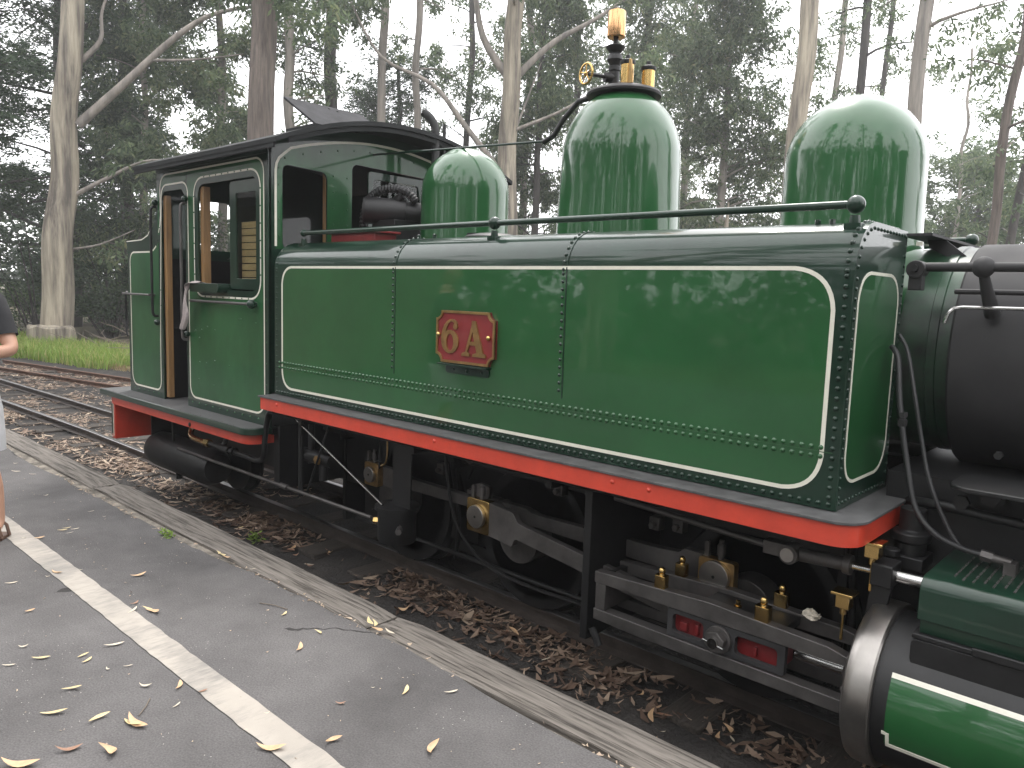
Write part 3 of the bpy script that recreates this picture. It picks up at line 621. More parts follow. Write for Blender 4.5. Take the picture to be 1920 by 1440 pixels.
# whistle rod from the cab and its crank pipe
part(MB().tube([(-2.0, -.02, 3.40), (-2.16, -.06, 3.37), (-2.27, -.08, 3.26), (-2.33, -.09, 3.17), (-2.42, -.09, 3.135)], .018, 10), 'whistle_pipe', 'black')
part(MB().cyl((-4.26, -.11, 3.225), (-2.38, -.09, 3.14), .0085, n=8), 'whistle_rod', 'dgreen')
# turbo generator with ribbed hose
gen = part(MB().cyl((-4.02, -.36, 2.74), (-3.80, -.12, 2.73), .105, n=28).cyl((-3.82, -.16, 2.73), (-3.66, .02, 2.73), .085, n=24).box(-3.98, -3.7, -.32, -.06, 2.40, 2.66).cyl((-3.86, -.2, 2.8), (-3.78, -.18, 2.86), .035, n=12), 'turbo_generator', 'black', bev=.003)
cn = Vector((-4.02, -.36, 2.74)); cd = (cn - Vector((-3.80, -.12, 2.73))).normalized()
part(MB().tube([cn - cd * .0, cn + cd * .012], .098, 28).tube([cn + cd * .012, cn + cd * .02], .06, 24), 'end_cover', 'soot', gen)
rv = MB(); ox = cd.orthogonal().normalized(); oy = cd.cross(ox)
rv.rivets([cn + cd * .012 + (ox * math.cos(a) + oy * math.sin(a)) * .083 for a in [6.283 * i / 14 for i in range(14)]], cd, .007, .006); part(rv, 'cover_bolts', 'black', gen, kind='stuff')
hp = [(-4.10, -.30, 2.48), (-4.12, -.30, 2.62), (-4.11, -.29, 2.76), (-4.05, -.27, 2.86), (-3.95, -.24, 2.905), (-3.84, -.2, 2.91), (-3.74, -.16, 2.875), (-3.69, -.12, 2.81)]
def catmull(P, n):
    P = [Vector(p) for p in P]; out = []
    for i in range(len(P) - 1):
        a, b_, c, d = P[max(i - 1, 0)], P[i], P[i + 1], P[min(i + 2, len(P) - 1)]
        for j in range(n):
            t_ = j / n; out.append(.5 * ((2 * b_) + (c - a) * t_ + (2 * a - 5 * b_ + 4 * c - d) * t_ ** 2 + (3 * b_ - a - 3 * c + d) * t_ ** 3))
    out.append(P[-1]); return out
hh = catmull(hp, 9); part(MB().tube(hh, [.036 if i % 2 else .029 for i in range(len(hh))], 12), 'ribbed_hose', 'rubber', ang=20)
# bent exhaust pipe beside the cab
part(MB().tube(catmull([(-3.95, .30, 2.4), (-3.95, .30, 3.0), (-3.95, .30, 3.42), (-3.97, .27, 3.54), (-4.02, .22, 3.60)], 8), .034, 14), 'exhaust_pipe', 'soot')
part(MB().tube([(-3.95, .40, 2.4), (-3.95, .40, 3.52)], .014, 8), 'exhaust_pipe', 'soot')

# ---- smokebox side: handrail, hoses, brackets
hr = part(MB().cyl((.10, -.62, 2.285), (1.4, -.62, 2.285), .019, n=14), 'smokebox_handrail', 'soot')
part(MB().ball((.335, -.62, 2.285), .042, 18, 12).tube([(.335, -.62, 2.27), (.345, -.58, 2.20), (.36, -.50, 2.10)], [.018, .022, .030], 12), 'handrail_knob', 'soot', hr)
part(MB().cyl((.10, -.665, 2.275), (.10, -.59, 2.275), .036, n=20).box(.075, .125, -.655, -.60, 2.19, 2.27), 'handrail_bracket', 'soot', hr, bev=.003)
part(MB().slab([(.015 * math.cos(i * math.pi / 3 + .4), .015 * math.sin(i * math.pi / 3 + .4)) for i in range(6)], O=(.10, -.665, 2.278), t=.012), 'nut', 'black', hr)
part(MB().cyl((.22, -.52, 2.19), (1.4, -.52, 2.19), .011, n=8), 'conduit', 'soot')
part(MB().tube([(.215, -.62, 2.06), (.225, -.615, 2.10), (.24, -.60, 2.12), (.27, -.59, 2.125), (1.4, -.585, 2.13)], .008, 8), 'lifting_rod', 'bright')
part(MB().slab([(-.02, 0), (.045, 0), (.24, -.16), (.24, -.18), (.0, -.05)], O=(.03, -.20, 2.44), U=(0, -.0, 0) if False else (1, 0, 0), W=(0, 0, 1), N=(0, -1, 0), t=.012), 'gusset', 'soot')
part(MB().box(-.02, .10, -.46, .46, 2.425, 2.437), 'cover_strip', 'soot')
part(MB().box(.035, .06, -.445, -.43, 2.385, 2.402), 'tag_plate', 'line')
fh = part(MB().cyl((.0, .62, 2.36), (.34, .62, 2.36), .019, n=12), 'smokebox_handrail', 'soot'); part(MB().ball((.335, .62, 2.36), .045, 16, 10), 'handrail_knob', 'soot', fh)
part(MB().tube(catmull([(.02, -.60, 1.95), (.06, -.64, 1.90), (.10, -.70, 1.72), (.155, -.74, 1.50), (.215, -.78, 1.32), (.30, -.80, 1.235), (.40, -.80, 1.20), (.47, -.80, 1.195)], 7), .0115, 10), 'air_hose', 'rubber')
part(MB().tube(catmull([(.04, -.58, 2.0), (.09, -.62, 1.93), (.15, -.68, 1.75), (.19, -.70, 1.6), (.25, -.74, 1.42), (.34, -.78, 1.26), (.40, -.79, 1.19)], 7), .0085, 8), 'air_hose', 'rubber')
part(MB().lathe([(.016, -.03), (.02, -.025), (.02, .0), (.014, .0), (.014, .01), (.019, .012), (.019, .03)], (.118, -.713, 1.66), 'z', 6), 'hose_coupling', 'rubber')
part(MB().cyl((.46, -.80, 1.195), (.50, -.80, 1.19), .022, n=6).cyl((.50, -.80, 1.19), (.56, -.80, 1.185), .018, n=12).box(.54, .58, -.83, -.77, 1.14, 1.19), 'hose_coupling', 'steel')
part(MB().tube(catmull([(.10, -.55, 1.29), (.22, -.66, 1.32), (.36, -.69, 1.325), (.55, -.69, 1.315), (1.3, -.69, 1.30)], 6), .020, 10), 'drain_pipe', 'black')
st = part(MB().slab(rpoly([(.34, -.90), (1.2, -.90), (1.2, -.58), (.34, -.58)], .08), O=(0, 0, 1.44), U=(1, 0, 0), W=(0, 1, 0), N=(0, 0, 1), t=.018), 'front_step', 'black', bev=.004)
part(MB().cyl((.44, -.79, 1.40), (.44, -.77, 1.40), .001, n=6).slab([(.035 * math.cos(i * math.pi / 3), .035 * math.sin(i * math.pi / 3)) for i in range(6)], O=(.46, -.70, 1.40), t=.03).cyl((.46, -.70, 1.40), (.46, -.60, 1.40), .045, n=18), 'bolt', 'black', st)
part(MB().slab([(.03 * math.cos(i * math.pi / 3), .03 * math.sin(i * math.pi / 3)) for i in range(6)], O=(.36, -.70, 1.36), t=.02).slab([(.016 * math.cos(i * math.pi / 3), .016 * math.sin(i * math.pi / 3)) for i in range(6)], O=(.455, -.62, 1.555), t=.03), 'bolt', 'black', st)
part(MB().box(.05, 1.4, -.60, .60, 1.0, 1.42), 'saddle', 'black')

# ---- cylinder and valve chest
CY, CZ = -.90, .62
for s in (-1, 1):
    cy = part(MB().lathe([(.30, .20), (.30, 1.15), (.27, 1.18)], (0, -CY * s, CZ), 'x', 72), 'cylinder', 'black')
    if s > 0: continue
    cy['label'] = 'outside steam cylinder with green lined jacket'
    def sector(r, a0, a1, x0, x1, t=.002, n=14):
        mb = MB()
        for i in range(n + 1):
            a = rad(a0 + (a1 - a0) * i / n)
            for x in (x0, x1): mb.v += [(x, CY - r * math.cos(a), CZ + r * math.sin(a)), (x, CY - (r + t) * math.cos(a), CZ + (r + t) * math.sin(a))]
        for i in range(n):
            o = i * 4; mb.f += [(o + 1, o + 3, o + 7, o + 5), (o, o + 1, o + 5, o + 4), (o + 2, o + 6, o + 7, o + 3)]
        mb.f += [(0, 2, 3, 1), (n * 4, n * 4 + 1, n * 4 + 3, n * 4 + 2)]
        return mb
    part(sector(.30, -20, 31, .285, 1.14), 'jacket_panel', 'green', cy)
    part(sector(.3005, 29, 32.6, .285, 1.14, .003), 'lining', 'line', cy)
    part(sector(.3005, -21.5, -18.6, .302, 1.14, .003), 'lining', 'line', cy)
    part(sector(.3005, -21.5, -10, .290, .302, .003), 'lining', 'line', cy)
    part(sector(.3005, -12, -9.6, .276, .290, .003), 'lining', 'line', cy)
    part(MB().lathe([(.0001, .09), (.09, .09), (.12, .10), (.22, .105), (.235, .11), (.295, .122), (.315, .132), (.324, .148), (.326, .165), (.326, .225), (.320, .232), (.28, .234)], (0, CY, CZ), 'x', 80), 'cylinder_cover', 'cover', cy, ang=30)
    part(MB().lathe([(.07, .05), (.075, .06), (.075, .095)], (0, CY, CZ), 'x', 24), 'gland', 'steel', cy)
    rv = MB().rivets([(.105, CY - .19 * math.cos(a), CZ + .19 * math.sin(a)) for a in [6.283 * i / 10 for i in range(10)]], (-1, 0, 0), .02, .02, n=6); part(rv, 'cover_nuts', 'steel', cy, kind='stuff')
    vc = part(MB().slab(rpoly([(-1.095, .93), (-.30, .93), (-.30, 1.10), (-1.095, 1.10)], [.02, .02, .05, .05]), O=(.345, 0, 0), U=(0, 1, 0), W=(0, 0, 1), N=(1, 0, 0), t=.9), 'valve_chest', 'dgreen', bev=.012, label='dark green valve chest with tread plate top')
    part(MB().slab(rpoly([(-1.105, .99), (-.28, .99), (-.28, 1.145), (-1.105, 1.145)], [.0, .0, .045, .05]), O=(.335, 0, 0), U=(0, 1, 0), W=(0, 0, 1), N=(1, 0, 0), t=.93), 'chest_lid', 'dgreen', vc, bev=.014)
    part(MB().box(.325, 1.25, -1.115, -.30, .918, .938).box(.52, 1.25, -1.128, -1.115, .92, .95), 'chest_flange', 'black', vc, bev=.004)
    part(MB().slab(rpoly([(.325, .775), (1.22, .775), (1.22, .917), (.325, .917)], [.10, 0, 0, .02]), O=(0, -1.118, 0), N=(0, 1, 0), t=.3), 'chest_saddle', 'black', vc, bev=.01)
    tr_ = MB(); i = 0
    for x in frange(.42, 1.15, .032):
        for y in frange(-1.0, -.36, .055):
            i += 1; yy_ = y + (.0275 if i % 2 else 0); tr_.box(x - .003, x + .003, y - .018 + (int(x * 31) % 2) * .027, y + .018 + (int(x * 31) % 2) * .027, 1.145, 1.1495)
    part(tr_, 'tread_bars', 'steel', vc, kind='stuff', ang=0)
# ---- valve gear in front of the chest
part(MB().tube([(-1.15, -.90, 1.10), (-.33, -.90, 1.055)], .015, 10), 'valve_rod', 'steel')
part(MB().box(-.34, -.24, -.93, -.87, 1.025, 1.085).cyl((-.22, -.95, 1.05), (-.22, -.86, 1.05), .042, n=24).cyl((-.2, -.90, 1.05), (.02, -.90, 1.06), .030, n=16).cyl((.0, -.90, 1.06), (.03, -.90, 1.06), .042, n=18), 'valve_spindle_joint', 'steel', bev=.003)
part(MB().cyl((-.22, -.958, 1.05), (-.22, -.95, 1.05), .030, n=20), 'joint_pin', 'cover')
part(MB().cyl((.03, -.90, 1.06), (.14, -.90, 1.062), .017, n=14).cyl((.18, -.90, 1.062), (.33, -.90, 1.063), .024, n=16), 'valve_spindle', 'bright')
part(MB().box(.12, .20, -.96, -.84, 1.02, 1.11).slab([(.12, 1.05), (.20, 1.05), (.15, .74), (.09, .74)], O=(0, -.93, 0), N=(0, 1, 0), t=.03), 'spindle_bracket', 'black', bev=.005)
for nm, x, y, z in (('oil_box', .115, -.93, 1.125), ('oil_box', .03, -.96, .90)):
    ob = part(MB().box(x - .025, x + .03, y - .03, y + .025, z, z + .055), nm, 'brass', bev=.003)
    part(MB().box(x - .042, x + .045, y - .045, y + .04, z + .055, z + .068), 'lid', 'brass', ob, bev=.003)
    part(MB().cyl((x, y, z - .03), (x, y, z), .014, n=10).cyl((x, y, z - .14), (x, y, z - .03), .006, n=8), 'feed_pipe', 'brass', ob)
part(MB().lathe([(.06, 1.10), (.06, 1.16), (.075, 1.165), (.075, 1.20), (.05, 1.21), (.05, 1.30)], (.19, -.70, 0), n=24).box(.12, .26, -.78, -.62, 1.06, 1.11).cyl((.15, -.80, 1.11), (.15, -.80, 1.14), .03, n=16), 'pipe_flange', 'black', bev=.004)

# ---- slide bars, crosshead, rods
def ybox(mb, pts, y0, y1): return mb.slab(pts, O=(0, y1, 0), N=(0, -1, 0), t=y1 - y0)
sb = part(ybox(MB(), [(-1.17, .678), (.09, .678), (.09, .715), (0.0, .738), (-.25, .748), (-.53, .762), (-.84, .748), (-1.17, .736)], -1.02, -.965), 'slide_bar', 'steel', bev=.003, label='upper slide bar facing the platform')
part(ybox(MB(), [(-1.17, .678), (.09, .678), (.09, .715), (0.0, .738), (-.53, .758), (-1.17, .736)], -.80, -.745), 'slide_bar', 'steel', bev=.003)
part(ybox(MB(), [(-1.17, .484), (-.9, .476), (.09, .476), (.09, .532), (-1.17, .540)], -1.02, -.955), 'slide_bar', 'steel', bev=.003)
part(ybox(MB(), [(-1.17, .484), (.09, .476), (.09, .532), (-1.17, .540)], -.80, -.745), 'slide_bar', 'steel', bev=.003)
part(MB().box(-1.165, -1.105, -1.015, -.75, .542, .676), 'slide_bar_packing', 'steel', bev=.003)
part(MB().box(-1.15, -1.12, -.96, -.80, .69, .72).box(-.6, -.2, -.96, -.80, .70, .735), 'slide_bar_yoke', 'black')
gi = part(MB().box(-1.245, -1.20, -1.03, -.35, .36, 1.20), 'guide_yoke', 'black', bev=.004)
part(MB().tube([(-1.19, -1.0, .42), (-1.16, -1.0, .38), (-1.14, -1.0, .34)], .02, 8), 'drain_cock', 'black', gi)
hole1 = rrect(-.715, -.555, .565, .655, .022); hole2 = rrect(-.40, -.205, .562, .650, .022)
cr = part(ybox(MB(), rrect(-.742, -.172, .5425, .6755, .006), -1.012, -.99) if False else MB().slab(rrect(-.742, -.172, .5425, .6755, .006), [hole1, hole2], O=(0, -.985, 0), t=.030), 'crosshead', 'soot', bev=.002, label='crosshead plate with two red-lined openings')
part(MB().box(-.735, -.205, -.955, -.84, .545, .673), 'crosshead_core', 'darkred', cr)
rb = MB()
for x0, x1 in ((-.70, -.66), (-.62, -.60), (-.33, -.315)): rb.box(x0, x1, -.975, -.935, .565, .60 + .02 * random.random())
part(rb, 'crosshead_rib', 'darkred', cr, bev=.004)
cc = (-.475, -1.015, .607)
part(MB().cyl(cc, (cc[0], -1.03, cc[2]), .062, n=32), 'washer', 'steel', cr, bev=.002)
part(MB().slab([(cc[0] + .050 * math.cos(i * math.pi / 3 + .3), cc[2] + .050 * math.sin(i * math.pi / 3 + .3)) for i in range(6)], O=(0, -1.03, 0), t=.035), 'nut', 'steel', cr, bev=.003)
part(MB().cyl((cc[0], -1.06, cc[2]), (cc[0], -1.082, cc[2]), .024, n=16).cyl((cc[0] - .05, -1.072, cc[2] + .004), (cc[0] + .05, -1.072, cc[2] - .012), .005, n=8), 'split_pin', 'bright', cr)
part(MB().cyl((-.18, -.87, .60), (.06, -.87, .60), .026, n=20), 'piston_rod', 'bright')
for x, y, s_ in ((-.80, -.99, 1.15), (-.815, -.775, 1.15), (-.29, -.99, 1.25), (-.30, -.775, 1.2)):
    zt = .752 if x < -.5 else .750
    ob = part(MB().slab(rrect(x - .026 * s_, x + .026 * s_, y - .02 * s_, y + .02 * s_, .010, 4), O=(0, 0, zt - .002), U=(1, 0, 0), W=(0, 1, 0), N=(0, 0, 1), t=.052 * s_), 'oil_cup', 'brass', bev=.003)
    part(MB().lathe([(.014, .05 * s_), (.012, .056 * s_), (.016, .060 * s_), (.017, .070 * s_), (.013, .079 * s_), (.006, .084 * s_), (.0001, .085 * s_)], (x, y, zt), n=16), 'cup_cap', 'brass', ob)
part(MB().lathe([(.018, 0), (.018, .008), (.011, .010), (.011, .03), (.0001, .032)], (-.435, -.93, .745), n=6), 'plug', 'brass')
# wheels
WX = [-3.30, -2.06, -.555]
for x in WX:
    for s in (-1, 1):
        y0 = .40 * s
        w = part(MB().lathe([(.40, -.06), (.457, -.055), (.457, .035), (.482, .045), (.482, .065), (.40, .07)][::1] + [(.395, 0)], (x, y0, .567), 'y', 56) if False else
                 MB().lathe([(.395, -.065), (.455, -.065), (.459, -.055), (.462, .03), (.485, .042), (.485, .06), (.395, .062), (.395, -.065)], (x, y0 if s < 0 else y0, .567), 'y', 56), 'driving_wheel', 'black', ang=30)
        sp = MB().cyl((x, y0 - .05, .567), (x, y0 + .05, .567), .09, n=20)
        for i in range(12):
            a = 6.283 * i / 12; sp.tube([(x + .07 * math.cos(a), y0, .567 + .07 * math.sin(a)), (x + .40 * math.cos(a), y0, .567 + .40 * math.sin(a))], [.028, .02], 8)
        part(sp, 'wheel_centre', 'black', w)
        if s < 0:
            part(MB().cyl((x, -.47, .60), (x, -.62, .60), .16, n=40), 'crank_boss', 'steel', w, bev=.004)
for x in (-5.95, .95):
    for s in (-1, 1):
        w = part(MB().lathe([(.25, -.06), (.31, -.06), (.315, .03), (.335, .045), (.335, .06), (.25, .06), (.25, -.06)], (x, .40 * s, .425), 'y', 40), 'carrying_wheel', 'black', ang=30)
        part(MB().lathe([(.05, -.05), (.255, -.03), (.255, .03), (.05, .05)], (x, .40 * s, .425), 'y', 32), 'wheel_centre', 'black', w)
part(MB().box(-6.95, 1.5, -.33, -.29, .50, 1.20).box(-6.95, 1.5, .29, .33, .50, 1.20), 'frame', 'black', bev=.004)
part(MB().box(-4.2, -2.6, -.62, .62, .98, 1.6).box(-2.5, .2, -.26, .26, .70, 1.25).box(-4.15, -3.0, -.28, .28, .50, 1.0), 'firebox_ashpan', 'black')
part(MB().box(-4.1, -2.95, -.27, .27, .22, .5).box(-2.75, -2.5, -.27, .27, .25, .7).box(-1.7, -.95, -.27, .27, .30, .7), 'ashpan_and_fill', 'black')  # ashpan bottom plus filler boxes added to block light from beyond
for x in (-3.3, -2.06, -.66):
    part(MB().slab(rpoly([(x - .36, .93), (x + .36, .93), (x + .30, 1.0), (x, 1.05), (x - .30, 1.0)], .02, 3), O=(0, -.36, 0), t=.07), 'leaf_spring', 'black', bev=.004)
part(MB().box(-3.9, -.2, -.36, -.335, .26, .34), 'brake_beam', 'black')
part(MB().box(-6.9, -.05, 1.0, 1.02, .62, 1.28), 'light_stop_far', 'black')  # black sheet added to keep far-side light off the running gear
part(MB().box(-4.5, -2.9, .30, .328, .14, .6), 'light_stop_side', 'black')  # plate added to shut out the bright ground beyond the frames
part(MB().box(-4.32, -4.28, -.34, .34, .16, .98), 'light_stop_back', 'black')  # cross plate added to close the same bright gap from behind
for x in (-3.9, -2.62, -1.5): part(MB().box(x - .02, x + .02, -1.02, -.33, 1.10, 1.29).slab([(x - .01, 1.28), (x - .01, .95), (x + .01, .95), (x + .01, 1.28)], O=(0, -.36, 0), t=.3), 'tank_bracket', 'black')
# coupling rods, main rod and their brasses
PX_ = [x - .09 for x in WX]; PZ_ = .775
cr1 = part(ybox(MB(), rpoly([(PX_[0] - .02, PZ_ - .07), (PX_[0] + .20, PZ_ - .07), (PX_[0] + .24, PZ_ - .04), (PX_[1] - .25, PZ_ - .035), (PX_[1] - .2, PZ_ - .07), (PX_[1], PZ_ - .07), (PX_[1], PZ_ + .07), (PX_[1] - .2, PZ_ + .07), (PX_[1] - .25, PZ_ + .035), (PX_[0] + .24, PZ_ + .04), (PX_[0] + .20, PZ_ + .07), (PX_[0] - .02, PZ_ + .07)], .015, 3), -.70, -.65), 'coupling_rod', 'steel', bev=.003)
part(ybox(MB(), rpoly([(PX_[1], PZ_ - .06), (PX_[1] + .22, PZ_ - .06), (PX_[1] + .27, PZ_ - .036), (PX_[2] - .36, PZ_ - .05), (PX_[2] - .3, PZ_ - .075), (PX_[2] + .02, PZ_ - .085), (PX_[2] + .02, PZ_ + .085), (PX_[2] - .21, PZ_ + .085), (PX_[2] - .23, PZ_ + .06), (PX_[2] - .36, PZ_ + .05), (PX_[1] + .27, PZ_ + .036), (PX_[1] + .22, PZ_ + .06), (PX_[1], PZ_ + .06)], .012, 3), -.70, -.65), 'coupling_rod', 'steel', bev=.003)
def rod_end(x, z, y, w, h, m, r):
    e = part(MB().slab(rrect(x - w / 2, x + w / 2, z - h / 2, z + h / 2, .015, 3), O=(0, y, 0), t=.05), 'rod_brass', m, bev=.003)
    part(MB().cyl((x, y - .05, z), (x, y - .075, z), r, n=36), 'pin_cap', 'cover', e, bev=.003)
    part(MB().cyl((x, y - .075, z), (x, y - .0765, z), .008, n=12), 'pin_hole', 'black', e)
    part(MB().lathe([(.014, h / 2), (.014, h / 2 + .015), (.020, h / 2 + .02), (.020, h / 2 + .07), (.016, h / 2 + .075), (.012, h / 2 + .08), (.012, h / 2 + .095), (.0001, h / 2 + .098)], (x + .01, y - .025, z), n=16), 'oil_cup', 'steel', e)
    part(MB().slab(rrect(x - .065 - .012, x - .065 + .012, z + h / 2 - .01, z + h / 2 + .075, .01, 3), O=(0, y - .01, 0), t=.02), 'cotter', 'steel', e)
    return e
rod_end(PX_[0], PZ_ + .01, -.70, .155, .17, 'oldbrass', .058)
rod_end(PX_[2], PZ_ + .012, -.70, .19, .16, 'oldbrass', .078)
rod_end(PX_[1] + .02, PZ_ + .01, -.86, .185, .205, 'brass', .070)
part(MB().cyl((PX_[1], -.62, PZ_), (PX_[1], -.86, PZ_), .06, n=24), 'crank_pin', 'steel')
part(ybox(MB(), rpoly([(PX_[1] + .10, PZ_ - .09), (PX_[1] + .30, PZ_ - .115), (PX_[1] + .32, PZ_ - .06), (-.62, .56), (-.62, .65), (PX_[1] + .34, PZ_ + .035), (PX_[1] + .30, PZ_ + .09), (PX_[1] + .10, PZ_ + .11)], .015, 3), -.905, -.865), 'connecting_rod', 'steel', bev=.004)
part(MB().slab(rpoly([(PX_[1] - .16, .80), (PX_[1] - .02, .86), (PX_[1] - .02, .93), (PX_[1] - .12, .94), (PX_[1] - .18, .91)], .02, 3), O=(0, -.74, 0), t=.03), 'rod_strap', 'steel', bev=.003)
part(MB().box(-3.02, -2.94, -.79, -.76, .80, .90).slab(rpoly([(-2.93, .93), (-2.90, .94), (-2.88, .90), (-2.95, .78), (-2.98, .79)], .008, 3), O=(0, -.79, 0), t=.015).lathe([(.018, 0), (.018, .03)], (-2.96, -.80, .79), n=8), 'lifting_link', 'steel', bev=.002)
# ---- dark clutter between the wheels
for x in (-3.30, -2.06, -.66):
    bs = part(MB().slab(rpoly([(x + .47, .38), (x + .55, .40), (x + .56, .68), (x + .48, .70), (x + .50, .54)], .01, 3), O=(0, -.38, 0), t=.09), 'brake_block', 'black', bev=.004)
    part(MB().slab(rpoly([(x + .50, .50), (x + .55, .50), (x + .54, 1.06), (x + .50, 1.06)], .01, 3), O=(0, -.47, 0), t=.02).cyl((x + .525, -.50, .54), (x + .525, -.40, .54), .02, n=10), 'brake_hanger', 'black', bs, bev=.003)
    part(MB().box(x - .11, x + .11, -.345, -.335, .40, .95), 'axle_guide', 'black')
    sp_ = part(MB().tube(catmull([(x + .60, -.62, 1.28), (x + .60, -.60, 1.0), (x + .58, -.50, .6), (x + .50, -.44, .24)], 5), .016, 8), 'sand_pipe', 'black')
    part(MB().cyl((x + .2, -.41, 1.0), (x + .2, -.41, .86), .014, n=8), 'spring_link', 'steel')
    part(MB().cyl((x - .2, -.41, 1.0), (x - .2, -.41, .86), .014, n=8), 'spring_link', 'steel')
part(MB().cyl((-3.9, -.50, .30), (.1, -.50, .30), .016, n=8), 'brake_pull_rod', 'black')
part(MB().box(-3.85, -.1, -.60, -.56, .985, 1.04), 'equalising_beam', 'black', bev=.004)
for z, y, r in ((1.24, -.98, .016), (1.20, -.85, .024), (1.15, -.92, .012)): part(MB().cyl((-4.1, y, z), (-.3 - (1.24 - z) * 4, y, z), r, n=8), 'underfloor_pipe', 'black')
for x in (-3.45, -2.45, -1.75, -.75, -.3):
    b2 = part(MB().box(x - .025, x + .025, -1.15, -.40, 1.215, 1.285), 'tank_bearer', 'black', bev=.003)
for x in (-2.55, -1.55): part(MB().slab(rpoly([(x - .02, 1.21), (x + .30, 1.21), (x + .06, 1.04), (x - .02, .86)], .02, 3), O=(0, -.55, 0), t=.02), 'gusset_plate', 'black', bev=.003)
ij = part(MB().cyl((-4.0, -.92, .86), (-3.62, -.92, .86), .05, n=16).cyl((-3.9, -.92, .80), (-3.9, -.92, 1.2), .025, n=10).cyl((-3.74, -.92, .70), (-3.74, -.92, .9), .032, n=12), 'injector', 'black')
part(MB().slab([(.035 * math.cos(i * math.pi / 3), .035 * math.sin(i * math.pi / 3)) for i in range(6)], O=(-3.74, -.965, .86), t=.02), 'cap_nut', 'oldbrass', ij)
for x, z in ((-2.75, .92), (-2.45, .80), (-2.3, 1.08), (-1.72, .98), (-1.45, .96), (-1.38, 1.08), (-1.06, .93), (-.92, .95)):
    part(MB().box(x - .03, x + .03, -.66, -.60, z - .03, z + .04).cyl((x, -.69, z), (x, -.66, z), .018, n=6), 'bracket', 'steel', bev=.003)
part(MB().tube(catmull([(-2.62, -.72, 1.20), (-2.6, -.74, 1.0), (-2.5, -.72, .6), (-2.2, -.66, .36), (-1.5, -.62, .33), (-1.28, -.7, .4)], 6), .011, 8), 'oil_pipe', 'black')
# ---- brake gear and pipes toward the cab
part(MB().cyl((-6.0, -1.0, .585), (-3.05, -1.0, .585), .0135, n=10).cyl((-4.2, -1.0, .585), (-4.1, -1.0, .585), .022, n=12), 'brake_rod', 'steel')
part(MB().cyl((-4.08, -1.0, 1.17), (-2.93, -1.0, .70), .009, n=8), 'stay_rod', 'bright')
part(MB().slab([(-2.97, .70), (-2.72, .70), (-2.72, 1.2), (-2.90, 1.2), (-2.90, .72)], O=(0, -.93, 0), t=.012), 'hanger_plate', 'black')
bc = part(MB().lathe([(.12, .44), (.13, .46), (.13, .66), (.15, .665), (.15, .69), (.03, .70)], (-2.90, -.90, 0), n=32), 'brake_cylinder', 'black', ang=30)
part(MB().cyl((-3.06, -.97, .56), (-3.01, -.94, .56), .028, n=6).cyl((-3.01, -.94, .56), (-2.97, -.93, .56), .036, n=12), 'hex_plug', 'brass', bc)
part(MB().cyl((-2.74, -1.02, .56), (-2.79, -.97, .56), .022, n=6).cyl((-2.8, -.98, .56), (-2.83, -.95, .56), .034, n=12), 'hex_plug', 'steel', bc)
part(MB().tube(catmull([(-4.12, -1.10, 1.19), (-4.19, -1.10, 1.17), (-4.25, -1.09, 1.08), (-4.28, -1.09, .93), (-4.32, -1.08, .80), (-4.42, -1.08, .755), (-4.6, -1.08, .76), (-5.3, -1.08, .765)], 6), .021, 12), 'injector_pipe', 'black')
part(MB().cyl((-5.05, -1.08, .765), (-4.85, -1.08, .765), .032, n=14).cyl((-4.98, -1.08, .76), (-4.98, -1.0, .92), .022, n=10).cyl((-4.80, -1.08, .765), (-4.77, -1.08, .765), .036, n=14), 'pipe_union', 'black')
part(MB().cyl((-5.28, -1.08, .765), (-5.20, -1.08, .765), .036, n=6), 'brass_union', 'brass')
part(MB().tube(catmull([(-5.28, -1.08, .765), (-5.48, -1.08, .768), (-5.60, -1.06, .785), (-5.62, -1.03, .84), (-5.54, -.98, .87), (-5.40, -.95, .88)], 6), .024, 12), 'copper_pipe', 'copper')
part(MB().box(-5.22, -5.02, -1.02, -.99, .885, .905).box(-5.12, -5.09, -1.02, -.99, .86, .95).cyl((-5.16, -1.0, .88), (-5.1, -1.0, .95), .01, n=8), 'drain_handle', 'red')
rs = part(MB().lathe([(.0001, -6.86), (.07, -6.845), (.13, -6.80), (.165, -6.72), (.172, -6.62), (.172, -5.6), (.13, -5.5), (.0001, -5.48)], (0, -.86, .46), 'x', 40), 'air_reservoir', 'black')
part(MB().cyl((-6.3, -.86, .22), (-6.3, -.86, .30), .03, n=12), 'drain_plug', 'black', rs)
part(MB().box(-6.72, -6.70, -.95, -.4, .5, .95).box(-6.72, -6.2, -.95, -.93, .55, .575).box(-6.25, -6.22, -.95, -.93, .55, .95).box(-6.2, -4.4, -.80, -.5, .62, .98).box(-4.3, -4.22, -1.0, -.4, .55, 1.05), 'rear_frame', 'black', bev=.003)
for a, b_, r in (((-3.95, -.98, 1.17), (-3.95, -.98, .55), .02), ((-3.55, -.99, 1.18), (-3.85, -.99, .60), .008), ((-3.1, -.9, 1.2), (-3.1, -.9, .9), .006)): part(MB().cyl(a, b_, r, n=8), 'hanger_rod', 'black')
part(MB().tube(catmull([(-3.0, -.92, 1.2), (-2.99, -.92, 1.05), (-3.01, -.92, .96), (-3.06, -.92, .93)], 5), .006, 6), 'oil_pipe', 'oldbrass')
part(MB().tube([(-2.17, -1.0, 1.17), (-2.15, -1.0, 1.14), (-2.12, -1.0, 1.125), (-2.09, -1.0, 1.14), (-2.07, -1.0, 1.17)], .006, 6), 'lifting_eye', 'steel')

